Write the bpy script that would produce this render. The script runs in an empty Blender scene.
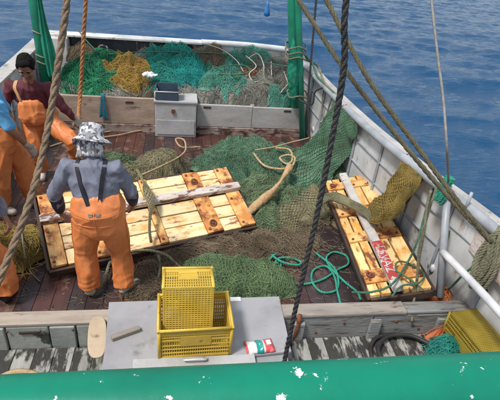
import bpy, bmesh, math, random
import numpy as np
from mathutils import Vector, Matrix, noise
random.seed(7)
S = bpy.context.scene
C = S.collection
RAD = math.radians

# ---------------------------------------------------------------- camera, sky, sun, exposure
cam = bpy.data.objects.new('camera', bpy.data.cameras.new('camera')); C.objects.link(cam)
cam.data.sensor_width = 36.0; cam.data.lens = 36.0*460/500
cam.data.clip_start = 0.05; cam.data.clip_end = 9000
cam.matrix_world = (Matrix.Translation((0, 0, 3.05)) @ Matrix.Rotation(RAD(-10.5), 4, 'Z')
                    @ Matrix.Rotation(RAD(90-31), 4, 'X') @ Matrix.Rotation(RAD(6), 4, 'Z'))
S.camera = cam
S.view_settings.view_transform = 'Standard'; S.view_settings.look = 'None'
S.view_settings.gamma = 1.0; S.view_settings.use_curve_mapping = False
S.view_settings.exposure = 0.36
SUN_EL, SUN_AZ = 60.0, -120.0         # azimuth clockwise from +Y: high sun to the left, a little behind the camera
W = bpy.data.worlds.new('World'); S.world = W; W.use_nodes = True
nt = W.node_tree; nt.nodes.clear()
sky = nt.nodes.new('ShaderNodeTexSky'); sky.sky_type = 'NISHITA'; sky.sun_disc = False
sky.sun_elevation = RAD(SUN_EL); sky.sun_rotation = RAD(SUN_AZ)
sky.dust_density = 2.0; sky.air_density = 1.0
# thin high cloud veil over the blue
tc = nt.nodes.new('ShaderNodeTexCoord'); nz = nt.nodes.new('ShaderNodeTexNoise')
nz.inputs['Scale'].default_value = 2.2; nz.inputs['Detail'].default_value = 5
rmp = nt.nodes.new('ShaderNodeMapRange'); rmp.inputs[1].default_value = .35; rmp.inputs[2].default_value = .65
rmp.inputs[3].default_value = .22; rmp.inputs[4].default_value = .6
mx = nt.nodes.new('ShaderNodeMix'); mx.data_type = 'RGBA'; mx.inputs[7].default_value = (7.4, 7.5, 7.6, 1)
bg = nt.nodes.new('ShaderNodeBackground'); bg.inputs['Strength'].default_value = 0.115
wo = nt.nodes.new('ShaderNodeOutputWorld')
L = nt.links.new
L(tc.outputs['Generated'], nz.inputs['Vector']); L(nz.outputs['Fac'], rmp.inputs[0]); L(rmp.outputs[0], mx.inputs[0])
L(sky.outputs[0], mx.inputs[6]); L(mx.outputs[2], bg.inputs['Color']); L(bg.outputs[0], wo.inputs[0])
sd = bpy.data.lights.new('sun', 'SUN'); sd.energy = 2.9; sd.angle = RAD(10); sd.color = (1.0, .96, .9)
sun = bpy.data.objects.new('sun', sd); C.objects.link(sun)
az, el = RAD(SUN_AZ), RAD(SUN_EL)
sun.rotation_euler = Vector((math.sin(az)*math.cos(el), math.cos(az)*math.cos(el), math.sin(el))).to_track_quat('Z', 'Y').to_euler()
sun.location = (0, 0, 12)

# ---------------------------------------------------------------- materials
def nodes(name):
    m = bpy.data.materials.new(name); m.use_nodes = True
    t = m.node_tree; t.nodes.clear()
    o = t.nodes.new('ShaderNodeOutputMaterial'); b = t.nodes.new('ShaderNodeBsdfPrincipled')
    t.links.new(b.outputs[0], o.inputs[0])
    return m, t, b
def N(t, kind, **kw):
    n = t.nodes.new(kind)
    for k, v in sorted(kw.items(), key=lambda e: e[0][0] != '_'):
        if k.startswith('_'): setattr(n, k[1:], v)
        else: n.inputs[k].default_value = v
    return n
def c4(c): return (c[0], c[1], c[2], 1)
def mat(name, c1, c2=None, c3=None, scale=5, t2=(.4, .65), t3=(.58, .66), rough=.6, rough3=None, bump=.15, bscale=30,
        stretch=(1, 1, 1), metallic=0, vary=.0, detail=6, scale3=None, spec=.5, cont=False):
    """base colour c1, soft blotches of c2, sharper-edged patches (peeling, rust, chips) of c3"""
    m, t, b = nodes(name); l = t.links.new
    tcn = N(t, 'ShaderNodeTexCoord'); mp = N(t, 'ShaderNodeMapping'); mp.inputs['Scale'].default_value = stretch
    oi = N(t, 'ShaderNodeObjectInfo')
    geo = N(t, 'ShaderNodeNewGeometry')
    l(geo.outputs['Position'] if cont else tcn.outputs['Object'], mp.inputs['Vector'])
    off = N(t, 'ShaderNodeVectorMath', _operation='SCALE'); cmb = N(t, 'ShaderNodeCombineXYZ')
    for i in range(3): l(oi.outputs['Random'], cmb.inputs[i])
    l(cmb.outputs[0], off.inputs[0]); off.inputs['Scale'].default_value = .25 if cont else 37.0
    ad = N(t, 'ShaderNodeVectorMath', _operation='ADD'); l(mp.outputs[0], ad.inputs[0]); l(off.outputs[0], ad.inputs[1])
    vec = ad.outputs[0]
    col = None
    rgb = N(t, 'ShaderNodeRGB'); rgb.outputs[0].default_value = c4(c1); col = rgb.outputs[0]
    def blend(col, c, sc, lo, hi, w):
        n = N(t, 'ShaderNodeTexNoise', Scale=sc, Detail=detail, Roughness=.62, W=w, _noise_dimensions='4D')
        l(vec, n.inputs['Vector'])
        r = N(t, 'ShaderNodeMapRange'); r.inputs[1].default_value = lo; r.inputs[2].default_value = hi
        l(n.outputs['Fac'], r.inputs[0])
        x = N(t, 'ShaderNodeMix', _data_type='RGBA'); l(r.outputs[0], x.inputs[0]); l(col, x.inputs[6]); x.inputs[7].default_value = c4(c)
        return x.outputs[2], r.outputs[0]
    f3 = None
    if c2: col, _ = blend(col, c2, scale, t2[0], t2[1], 0)
    if c3: col, f3 = blend(col, c3, scale3 or scale*1.7, t3[0], t3[1], 3.3)
    if vary:
        hv = N(t, 'ShaderNodeHueSaturation'); mr = N(t, 'ShaderNodeMapRange'); mr.inputs[3].default_value = 1-vary; mr.inputs[4].default_value = 1+vary
        l(oi.outputs['Random'], mr.inputs[0]); l(mr.outputs[0], hv.inputs['Value']); l(col, hv.inputs['Color']); col = hv.outputs[0]
    l(col, b.inputs['Base Color'])
    b.inputs['Roughness'].default_value = rough; b.inputs['Metallic'].default_value = metallic
    b.inputs['Specular IOR Level'].default_value = spec
    if f3 is not None and rough3 is not None:
        r = N(t, 'ShaderNodeMapRange'); r.inputs[3].default_value = rough; r.inputs[4].default_value = rough3
        l(f3, r.inputs[0]); l(r.outputs[0], b.inputs['Roughness'])
    if bump:
        n = N(t, 'ShaderNodeTexNoise', Scale=bscale, Detail=4); l(vec, n.inputs['Vector'])
        bp = N(t, 'ShaderNodeBump', Strength=bump, Distance=.02); l(n.outputs['Fac'], bp.inputs['Height'])
        if f3 is not None:
            b2 = N(t, 'ShaderNodeBump', Strength=.5, Distance=.004, _invert=True); l(f3, b2.inputs['Height']); l(bp.outputs[0], b2.inputs['Normal']); l(b2.outputs[0], b.inputs['Normal'])
        else: l(bp.outputs[0], b.inputs['Normal'])
    return m
M = {}
M['deck'] = mat('deck_wood', (.088, .036, .029), (.040, .022, .021), (.25, .15, .115), scale=3.0, scale3=3.2, t3=(.54, .68), rough=.33, rough3=.75, stretch=(1.3, .8, 1), vary=.16, bump=.12, bscale=14, cont=True)
M['deck_blue'] = mat('deck_slate', (.045, .033, .036), (.034, .022, .023), (.14, .07, .05), scale=3.0, scale3=3.2, t3=(.56, .7), rough=.33, rough3=.75, stretch=(1.3, .8, 1), vary=.16, bump=.12, bscale=14, cont=True)
M['deck_pale'] = mat('deck_peeling_white', (.38, .38, .35), (.25, .25, .225), (.045, .042, .037), scale=3, scale3=6, t3=(.44, .51), rough=.6, rough3=.45, stretch=(2.2, .7, 1), vary=.12, bump=.3)
M['sill'] = mat('peeling_sill', (.42, .36, .32), (.2, .12, .09), (.07, .03, .022), scale=3, scale3=5, t3=(.48, .56), rough=.7, stretch=(.8, 1, 2))
M['white'] = mat('white_paint', (.66, .67, .67), (.46, .45, .43), (.28, .17, .10), scale=3, scale3=7, t3=(.575, .70), rough=.45, bump=.25, bscale=5, stretch=(1, 1, .45))
M['whitepipe'] = mat('white_pipe_paint', (.70, .71, .72), (.55, .56, .58), (.33, .30, .27), scale=4, scale3=9, t3=(.64, .72), rough=.38, bump=.06)
M['greypipe'] = mat('grey_pipe', (.36, .38, .41), (.25, .27, .29), (.18, .12, .08), scale=5, scale3=9, t3=(.64, .72), rough=.4, bump=.08)
M['capgrey'] = mat('grey_cap_board', (.47, .45, .42), (.30, .29, .28), (.12, .10, .085), scale=3, scale3=6, t3=(.60, .70), rough=.6)
M['black'] = mat('black_paint', (.022, .024, .03), (.05, .052, .06), (.40, .34, .32), scale=3, scale3=5, t3=(.60, .66), rough=.5, stretch=(1, 1, .6))
M['green'] = mat('green_paint', (.002, .20, .122), (.004, .15, .095), (.60, .70, .66), scale=4, scale3=26, t3=(.635, .65), rough=.40, bump=.04, bscale=30, spec=.3)
M['greenpost'] = mat('green_post_paint', (.012, .27, .155), (.02, .17, .11), (.16, .10, .06), scale=4, scale3=7, t3=(.64, .7), rough=.45)
M['greencloth'] = mat('green_tarp', (.008, .25, .15), (.012, .17, .10), scale=6, rough=.7, bump=.35, bscale=14)
M['beige'] = mat('beige_board', (.42, .32, .25), (.28, .20, .15), (.11, .065, .05), scale=3, scale3=5, t3=(.60, .72), rough=.7, stretch=(.7, 1, 2))
M['greyboard'] = mat('grey_board', (.44, .43, .41), (.33, .31, .29), (.20, .12, .085), scale=3, scale3=5, t3=(.63, .72), rough=.65, stretch=(.7, 1, 2))
M['locker'] = mat('locker_paint', (.46, .46, .46), (.34, .33, .33), (.17, .12, .10), scale=3, scale3=6, t3=(.62, .7), rough=.55)
M['coam'] = mat('coaming_greygreen', (.36, .38, .35), (.25, .27, .25), (.05, .05, .045), scale=3, scale3=6, t3=(.58, .64), rough=.6)
M['oldwood'] = mat('weathered_wood', (.33, .29, .25), (.20, .18, .16), (.10, .07, .05), scale=3, scale3=7, t3=(.56, .66), rough=.8, stretch=(.5, 3, 3), bump=.4)
M['oldgrey'] = mat('weathered_grey', (.30, .31, .31), (.19, .19, .18), (.12, .085, .06), scale=3, scale3=7, t3=(.55, .63), rough=.75, stretch=(.5, 3, 3), bump=.4)
M['capwood'] = mat('beige_capping', (.40, .34, .28), (.27, .22, .18), (.10, .075, .06), scale=4, scale3=8, t3=(.6, .7), rough=.75, stretch=(.5, 3, 3))
M['lid'] = mat('grey_lid', (.34, .34, .355), (.255, .255, .27), (.20, .185, .17), scale=2.5, scale3=5, t3=(.60, .74), rough=.38, bump=.05)
M['cream'] = mat('cream_plank', (.82, .66, .38), (.72, .38, .11), (.30, .10, .045), scale=5, scale3=8, t2=(.47, .64), t3=(.555, .64), rough=.6, vary=.14, stretch=(.8, 2, 1), bump=.25)
M['cream_orange'] = mat('orange_cream_plank', (.82, .60, .28), (.70, .34, .07), (.24, .075, .03), scale=5, scale3=8, t2=(.45, .62), t3=(.55, .63), rough=.6, vary=.14, stretch=(.8, 2, 1), bump=.25)
M['strap'] = mat('rusty_strap', (.76, .48, .18), (.56, .22, .05), (.20, .055, .018), scale=6, scale3=9, t2=(.42, .58), t3=(.50, .60), rough=.65, bump=.3)
M['rust'] = mat('rust', (.22, .07, .025), (.10, .035, .02), scale=14, rough=.8, bump=.4)
M['beam'] = mat('peeled_beam', (.62, .57, .53), (.46, .38, .33), (.17, .075, .05), scale=4, scale3=8, t3=(.50, .56), rough=.7, stretch=(.8, 2, 2), bump=.4)
M['redbeam'] = mat('red_white_beam', (.58, .55, .52), (.42, .37, .33), (.15, .09, .07), scale=4, scale3=7, t3=(.58, .64), rough=.65)
M['red'] = mat('red_paint', (.46, .05, .04), (.34, .045, .04), (.58, .5, .46), scale=8, scale3=18, t3=(.53, .58), rough=.55)
M['dooredge'] = mat('door_edge_steel', (.030, .024, .022), (.08, .035, .02), scale=6, rough=.6)
M['orange'] = mat('orange_oilskin', (.72, .235, .075), (.64, .195, .055), (.44, .18, .08), scale=4, scale3=8, t3=(.55, .72), rough=.52, bump=.10, bscale=16)
M['shirtblue'] = mat('grey_blue_shirt', (.185, .20, .255), (.14, .15, .20), scale=9, rough=.85, bump=.25, bscale=26)
M['navy'] = mat('navy_sleeve', (.025, .028, .055), (.018, .02, .04), scale=9, rough=.8, bump=.2)
M['maroon'] = mat('maroon_shirt', (.105, .018, .026), (.075, .012, .019), scale=6, rough=.85, bump=.25, bscale=22)
M['sky_shirt'] = mat('light_blue_shirt', (.11, .36, .62), (.08, .29, .54), scale=6, rough=.8, bump=.25, bscale=20)
M['skin'] = mat('skin', (.27, .125, .075), (.21, .095, .055), scale=9, rough=.55, bump=.06)
M['hair'] = mat('hair', (.008, .007, .007), (.012, .010, .009), scale=30, rough=.85, spec=.15, bump=.7, bscale=90)
M['strapblack'] = mat('black_strap', (.012, .013, .02), rough=.7, bump=.2)
M['straptan'] = mat('tan_strap', (.52, .30, .13), rough=.7, bump=.2)
M['boot'] = mat('white_boot', (.62, .56, .47), (.42, .34, .26), scale=7, rough=.5)
M['glove'] = mat('grey_glove', (.38, .33, .28), (.25, .2, .16), scale=14, rough=.9, bump=.3)
M['eye'] = mat('eye', (.02, .014, .012), rough=.2, bump=0)
M['lip'] = mat('lip', (.22, .075, .055), rough=.5, bump=0)
def camo():
    m = mat('grey_camouflage', (.56, .56, .57), (.10, .10, .115), (.25, .25, .27), scale=22, scale3=26, t2=(.52, .55), t3=(.53, .56), rough=.85, bump=.15, detail=1)
    return m
M['camo'] = camo()
M['crate'] = mat('yellow_crate', (.64, .45, .07), (.54, .36, .04), (.30, .18, .03), scale=6, scale3=12, t3=(.62, .75), rough=.45, bump=.06)
M['crate_dark'] = mat('mustard_crate', (.36, .27, .04), (.27, .19, .02), (.16, .11, .03), scale=6, scale3=12, t3=(.6, .75), rough=.5, bump=.06)
M['bin_blue'] = mat('blue_grey_bin', (.045, .07, .11), (.06, .085, .12), (.2, .22, .24), scale=7, scale3=12, t3=(.64, .72), rough=.5)
M['print_red'] = mat('packet_red', (.62, .05, .06), (.66, .2, .2), scale=40, rough=.3, bump=.05)
M['print_white'] = mat('packet_white', (.74, .72, .70), (.7, .55, .5), scale=40, t2=(.55, .7), rough=.3, bump=.05)
M['print_teal'] = mat('packet_teal', (.02, .25, .22), (.03, .33, .3), scale=30, rough=.3, bump=.05)
M['plastic'] = mat('white_plastic', (.72, .73, .74), (.6, .62, .63), scale=9, rough=.4, bump=.2)
M['blackrubber'] = mat('black_rubber', (.020, .020, .022), (.04, .038, .036), scale=9, rough=.6)
M['float_blue'] = mat('blue_float', (.02, .17, .45), (.02, .12, .36), scale=9, rough=.4)
def ropemat(n, a, b, r=.85): return mat(n, a, b, scale=18, rough=r, bump=.5, bscale=120)
M['r_brown'] = ropemat('brown_rope', (.24, .165, .105), (.14, .09, .055))
M['r_orange'] = ropemat('orange_rope', (.46, .20, .075), (.30, .12, .045))
M['r_black'] = ropemat('black_rope', (.028, .027, .030), (.055, .05, .048), .6)
M['r_olive'] = ropemat('olive_rope', (.15, .13, .075), (.085, .075, .045))
M['r_khaki'] = ropemat('khaki_rope', (.24, .23, .145), (.14, .135, .085))
M['r_tan'] = ropemat('tan_rope', (.50, .36, .20), (.34, .23, .12))
M['r_teal'] = ropemat('teal_rope', (.035, .33, .23), (.03, .22, .155))
M['r_green'] = ropemat('green_rope', (.06, .19, .11), (.05, .11, .07))
M['r_white'] = ropemat('white_rope', (.58, .54, .47), (.4, .34, .28))
M['r_grey'] = ropemat('grey_line', (.30, .29, .28), (.2, .19, .18))
M['r_blue'] = ropemat('blue_rope', (.03, .26, .36), (.02, .18, .27))
def netmat(n, a, b, d=None): return mat(n, a, b, d, scale=5, scale3=9, t3=(.55, .68), rough=.8, bump=.6, bscale=70)
M['n_green'] = netmat('green_net', (.02, .25, .11), (.015, .14, .07), (.02, .075, .05))
M['n_yellow'] = netmat('yellow_net', (.42, .27, .05), (.29, .18, .04), (.18, .12, .05))
M['n_teal'] = netmat('teal_net', (.02, .30, .235), (.018, .20, .165), (.02, .11, .09))
M['n_turq'] = netmat('turquoise_net', (.015, .34, .30), (.012, .21, .21), (.01, .12, .12))
M['n_mint'] = netmat('mint_net', (.10, .36, .27), (.06, .22, .16), (.20, .20, .17))
M['n_grey'] = netmat('grey_net', (.26, .26, .22), (.17, .17, .145), (.17, .105, .07))
M['n_olive'] = netmat('olive_net', (0.17, 0.25, 0.13), (0.11, 0.16, 0.085), (0.13, 0.1, 0.065))
M['n_deck'] = netmat('dark_green_net', (.115, .24, .145), (.085, .165, .10), (.15, .13, .085))
M['n_rust'] = netmat('rust_net', (.32, .16, .08), (.22, .10, .05), (.14, .07, .04))
M['n_moss'] = netmat('moss_net', (.165, .255, .12), (.13, .20, .095), (.10, .14, .075))
M['n_brown'] = netmat('brown_net', (0.2, 0.15, 0.095), (0.13, 0.09, 0.058), (0.09, 0.085, 0.05))
M['n_khaki'] = netmat('khaki_net', (0.3, 0.26, 0.15), (0.19, 0.19, 0.11), (0.12, 0.14, 0.08))
M['n_mustard'] = netmat('mustard_net', (0.32, 0.225, 0.05), (0.21, 0.15, 0.04), (0.13, 0.1, 0.045))

# ---------------------------------------------------------------- mesh helpers
class MB:
    def __init__(s): s.v = []; s.f = []
    def add(s, vs, fs):
        o = len(s.v); s.v += [tuple(p) for p in vs]; s.f += [tuple(i+o for i in f) for f in fs]; return s
    def box(s, lo, hi, mtx=None):
        x0, y0, z0 = lo; x1, y1, z1 = hi
        vs = [Vector(p) for p in ((x0,y0,z0),(x1,y0,z0),(x1,y1,z0),(x0,y1,z0),(x0,y0,z1),(x1,y0,z1),(x1,y1,z1),(x0,y1,z1))]
        if mtx is not None: vs = [mtx @ p for p in vs]
        return s.add(vs, [(0,3,2,1),(4,5,6,7),(0,1,5,4),(1,2,6,5),(2,3,7,6),(3,0,4,7)])
    def tube(s, pts, r, n=8, cap=True, ell=None, up=None):
        """tube along pts; r scalar or list; ell = list of (side factor, other factor) for elliptical sections"""
        pts = [Vector(p) for p in pts]; k = len(pts)
        if not hasattr(r, '__len__'): r = [r]*k
        tang = [(pts[min(i+1, k-1)]-pts[max(i-1, 0)]).normalized() for i in range(k)]
        u = Vector(up) if up else (Vector((0, 0, 1)) if abs(tang[0].z) < .9 else Vector((0, 1, 0)))
        vs = []
        for i in range(k):
            t = tang[i]; u = (u - t*u.dot(t))
            u = u.normalized() if u.length > 1e-6 else t.orthogonal().normalized()
            w = t.cross(u)
            ea, eb = ell[i] if ell else (1, 1)
            for j in range(n):
                a = 2*math.pi*j/n
                vs.append(pts[i] + (u*math.cos(a)*ea + w*math.sin(a)*eb)*r[i])
        fs = [(i*n+j, i*n+(j+1) % n, (i+1)*n+(j+1) % n, (i+1)*n+j) for i in range(k-1) for j in range(n)]
        if cap: fs += [tuple(range(n-1, -1, -1)), tuple(range((k-1)*n, k*n))]
        return s.add(vs, fs)
    def blob(s, pts, r, n=14, ell=None, up=None, flat=False):
        """tube with rounded ends, for voxel remeshing"""
        pts = [Vector(p) for p in pts]
        if not hasattr(r, '__len__'): r = [r]*len(pts)
        e = list(ell) if ell else [(1, 1)]*len(pts)
        d0 = (pts[0]-pts[1]).normalized(); d1 = (pts[-1]-pts[-2]).normalized()
        if flat:      # rounded start, straight-cut end (a trouser hem, a cuff)
            return s.tube([pts[0]+d0*r[0]*f for f in (.97, .75, .4)] + pts, [r[0]*f for f in (.22, .66, .92)] + list(r), n, True, [e[0]]*3+e, up)
        P = [pts[0]+d0*r[0]*f for f in (.97, .75, .4)] + pts + [pts[-1]+d1*r[-1]*f for f in (.4, .75, .97)]
        R = [r[0]*f for f in (.22, .66, .92)] + list(r) + [r[-1]*f for f in (.92, .66, .22)]
        return s.tube(P, R, n, True, [e[0]]*3+e+[e[-1]]*3, up)
    def ball(s, c, r, mtx=None, nu=14, nv=10):
        r = r if hasattr(r, '__len__') else (r, r, r); c = Vector(c)
        vs = []; fs = []
        for i in range(nv+1):
            ph = math.pi*i/nv
            for j in range(nu):
                th = 2*math.pi*j/nu
                p = Vector((r[0]*math.sin(ph)*math.cos(th), r[1]*math.sin(ph)*math.sin(th), r[2]*math.cos(ph)))
                vs.append(c + (mtx @ p if mtx is not None else p))
        for i in range(nv):
            for j in range(nu): fs.append((i*nu+j, (i+1)*nu+j, (i+1)*nu+(j+1) % nu, i*nu+(j+1) % nu))
        return s.add(vs, fs)
    def mesh(s, name):
        me = bpy.data.meshes.new(name); me.from_pydata(s.v, [], s.f); me.update(); return me
    def build(s, name, m, parent=None, smooth=False, bevel=0, loc=None):
        me = s.mesh(name); o = bpy.data.objects.new(name, me); C.objects.link(o)
        me.materials.append(M[m] if isinstance(m, str) else m)
        if smooth: me.polygons.foreach_set('use_smooth', [True]*len(me.polygons))
        if bevel:
            b = o.modifiers.new('bevel', 'BEVEL'); b.width = bevel; b.segments = 2; b.limit_method = 'ANGLE'
        if parent: o.parent = parent
        if loc: o.location = loc
        return o
def tag(o, label, cat, group=None, kind=None):
    if label: o['label'] = label
    if cat: o['category'] = cat
    if group: o['group'] = group
    if kind: o['kind'] = kind
    return o
def empty(name, loc=(0, 0, 0), label=None, cat=None, group=None):
    o = bpy.data.objects.new(name, None); C.objects.link(o); o.location = loc; o.empty_display_size = .1
    return tag(o, label, cat, group)
def path(pts, step=.03):
    """Catmull-Rom through pts, about one sample each step metres"""
    p = [Vector(q) for q in pts]; p = [p[0]*2-p[1]] + p + [p[-1]*2-p[-2]]; out = []
    for i in range(1, len(p)-2):
        n = max(1, int((p[i+1]-p[i]).length/step))
        for k in range(n):
            t = k/n; a, b, c, d = p[i-1:i+3]
            out.append(.5*((2*b)+(c-a)*t+(2*a-5*b+4*c-d)*t*t+(3*b-a-3*c+d)*t**3))
    out.append(p[-2]); return out
def line(name, pts, r, m, label=None, cat='rope', parent=None, group=None, n=6, step=.03, wob=0, seed=0):
    q = path(pts, step)
    if wob: q = [p + Vector((noise.noise(p*3+Vector((seed, 0, 0))), noise.noise(p*3+Vector((0, seed+9, 0))), 0))*wob for p in q]
    o = MB().tube(q, r, n).build(name, m, parent, True)
    return tag(o, label, cat, group) if label else o
def twisted(name, pts, R, m, label=None, pitch=None, strands=3, n=6, cat='rope', group=None, parent=None, wob=0):
    pitch = pitch or R*7
    q = path(pts, pitch/7); k = len(q); mb = MB()
    if wob: q = [p + Vector((noise.noise(p*4), noise.noise(p*4+Vector((5, 5, 5))), noise.noise(p*4+Vector((9, 1, 5)))))*wob for p in q]
    u = Vector((.3, 1, .2)); fr = []
    for i in range(k):
        t = (q[min(i+1, k-1)]-q[max(i-1, 0)]).normalized(); u = (u-t*u.dot(t)).normalized(); fr.append((u.copy(), t.cross(u)))
    for s_ in range(strands):
        d = 0; P = []
        for i in range(k):
            if i: d += (q[i]-q[i-1]).length
            a = 2*math.pi*(d/pitch + s_/strands)
            P.append(q[i] + (fr[i][0]*math.cos(a)+fr[i][1]*math.sin(a))*R*.48)
        mb.tube(P, R*.56, n)
    o = mb.build(name, m, parent, True)
    return tag(o, label, cat, group) if label else o
def nz3(x, y, z=0): return noise.noise(Vector((x, y, z)))
def strands(mb, V, edges_rows, r):
    for row in edges_rows:
        if len(row) > 1: mb.tube([V[i] for i in row], r, 3, False)
def net_pile(name, c, rx, ry, h, m, label, rot=0, seed=0, mesh=.06, r=.0035, layers=3, z0=0.0, warp=.16, fold=.05, aspect=.55, lump=.35, support=None, base=True, cat='fishing net', prof=.6, edge=.3, loose=30, hf=.035, clip=None):
    """heap of netting: a crumpled mound with several warped layers of diamond mesh lying over it"""
    cr, sr = math.cos(rot), math.sin(rot)
    def outl(t): return 1+edge*nz3(math.cos(t)*1.5+seed, math.sin(t)*1.5, 2.2)+edge*.6*nz3(math.cos(t)*4.5+seed, math.sin(t)*4.5, 6.2)
    def prof_r(a, b):
        ang = math.atan2(b, a); rad = math.hypot(a, b)
        return rad/outl(ang)
    def hgt(a, b):
        q = prof_r(a, b)
        if q >= 1: return -.02
        x, y = a*rx, b*ry
        e = (1-q*q)**prof
        v = h*e*(1+lump*nz3(x*2.2+seed, y*2.2, seed)*1.6)
        rid = 1-abs(nz3(x*4.2+seed*3, y*4.2+nz3(x*2, y*2, 7)*2, 4.4))*2.2
        v += fold*rid*min(1, e*1.6) + fold*.35*nz3(x*16, y*16, seed)*e
        return max(v, .004)
    def wp(a, b, dz=0):
        x = a*rx; y = b*ry; X = c[0]+x*cr-y*sr; Y = c[1]+x*sr+y*cr
        if clip: X = min(max(X, clip[0]), clip[1]); Y = min(max(Y, clip[2]), clip[3])
        g = support(X, Y) if support else z0
        return Vector((X, Y, g+hgt(a, b)+dz))
    root = empty(name, (c[0], c[1], z0), label, cat)
    if base:
        nr, na = 22, 64; vs = [wp(0, 0, -.028)]; fs = []
        for i in range(1, nr+1):
            for j in range(na):
                t = 2*math.pi*j/na; q = i/nr*outl(t)*.985
                vs.append(wp(q*math.cos(t), q*math.sin(t), -.028 if i < nr else -.03))
        for j in range(na): fs.append((0, 1+j, 1+(j+1) % na))
        for i in range(nr-1):
            for j in range(na): fs.append((1+i*na+j, 1+(i+1)*na+j, 1+(i+1)*na+(j+1) % na, 1+i*na+(j+1) % na))
        b = MB().add(vs, fs).build('net_bundle', m, root, True); b.location = -Vector(root.location)
    mb = MB(); rnd = random.Random(seed)
    for lay in range(layers):
        th = rnd.uniform(0, math.pi); ct, st = math.cos(th), math.sin(th); sd_ = seed*7+lay*13
        du, dv = mesh, mesh*aspect*rnd.uniform(.7, 1.3); Rm = max(rx, ry)*1.15
        nu, nv = int(2*Rm/du), int(2*Rm/dv); V = {}
        for i in range(nu+1):
            for j in range(nv+1):
                if (i+j) % 2: continue
                p = -Rm+i*du; q = -Rm+j*dv
                x = p*ct-q*st; y = p*st+q*ct
                x += warp*nz3(x*2.1+sd_, y*2.1, .5)*1.4+hf*nz3(x*5.5, y*5.5+sd_, 2); y += warp*nz3(x*2.1, y*2.1+sd_, 8.5)*1.4+hf*nz3(x*5.5+sd_, y*5.5, 6)
                a, b = x/rx, y/ry
                if prof_r(a, b) > .99: continue
                V[i, j] = wp(a, b, .002+.010*lay+.020*nz3(x*9+sd_, y*9, lay))
        rows = []
        for sgn in (1, -1):
            seen = set()
            for (i, j) in V:
                if (i-1, j-sgn) in V: continue
                row = []; k = (i, j)
                while k in V: row.append(k); k = (k[0]+1, k[1]+sgn)
                rows.append(row)
        strands(mb, V, rows, r)
    for k in range(loose):          # broken twine and slack bights lying over the heap and trailing off its edge
        t = rnd.uniform(0, 6.28); q = rnd.uniform(.15, 1.0); hd = rnd.uniform(0, 6.28); a, b = q*math.cos(t), q*math.sin(t); P = []
        for i in range(rnd.randint(7, 16)):
            P.append(wp(a, b, .014)+Vector((0, 0, .02*abs(nz3(a*9, b*9, k)) if prof_r(a, b) < 1 else .028)))
            hd += rnd.gauss(0, .45); a += .045*math.cos(hd)/rx; b += .045*math.sin(hd)/ry
            if z0 < .05 and prof_r(a, b) > 1.35: break
            if z0 > .05 and prof_r(a, b) > .97: break
        if len(P) > 2: mb.tube(path(P, .02), r*rnd.choice((.9, 1.1, 1.6)), 4, False)
    o = mb.build('net_mesh', m, root, False); o.location = -Vector(root.location)
    o['kind'] = 'stuff'
    return root
def net_param(name, f, nu, nv, m, label, r=.003, amp=.02, seed=0, layers=1, cat='fishing net', basegrid=(40, 24), loc=(0, 0, 0), base=True, group=None):
    """netting laid over a parametric surface f(s, t)"""
    root = empty(name, loc, label, cat, group)
    def g(s, t, d=0):
        p = Vector(f(s, t)); q = p*5+Vector((seed, 0, 0))
        return p+Vector((noise.noise(q), noise.noise(q+Vector((3, 7, 1))), noise.noise(q+Vector((1, 2, 9)))))*amp+Vector((0, 0, d))-Vector(loc)
    if base:
        a, b = basegrid; vs = [g(i/a, j/b, -.006) for i in range(a+1) for j in range(b+1)]
        fs = [(i*(b+1)+j, (i+1)*(b+1)+j, (i+1)*(b+1)+j+1, i*(b+1)+j+1) for i in range(a) for j in range(b)]
        MB().add(vs, fs).build('net_bundle', m, root, True)
    mb = MB()
    for lay in range(layers):
        V = {}
        for i in range(nu+1):
            for j in range(nv+1):
                if (i+j) % 2: continue
                s = i/nu+.02*nz3(i*.3, j*.3, lay+seed); t = j/nv+.02*nz3(i*.3+5, j*.3, lay+seed)
                V[i, j] = g(min(max(s, 0), 1), min(max(t, 0), 1), .004+.008*lay)
        rows = []
        for sgn in (1, -1):
            for (i, j) in V:
                if (i-1, j-sgn) in V: continue
                row = []; k = (i, j)
                while k in V: row.append(k); k = (k[0]+1, k[1]+sgn)
                rows.append(row)
        strands(mb, V, rows, r)
    o = mb.build('net_mesh', m, root); o['kind'] = 'stuff'
    return root
def grid_surf(rows):
    """smooth surface through a grid of points: rows along s, points of a row along t"""
    rows = [[Vector(p) for p in r] for r in rows]
    def cr(p, x):
        n = len(p)-1; x = min(max(x, 0), 1)*n; i = min(int(x), n-1); t = x-i
        a = p[i-1] if i > 0 else p[0]*2-p[1]; d = p[i+2] if i+2 <= n else p[n]*2-p[n-1]; b, c = p[i], p[i+1]
        return .5*((2*b)+(c-a)*t+(2*a-5*b+4*c-d)*t*t+(3*b-a-3*c+d)*t**3)
    return lambda s, t: cr([cr(r, t) for r in rows], s)
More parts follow.
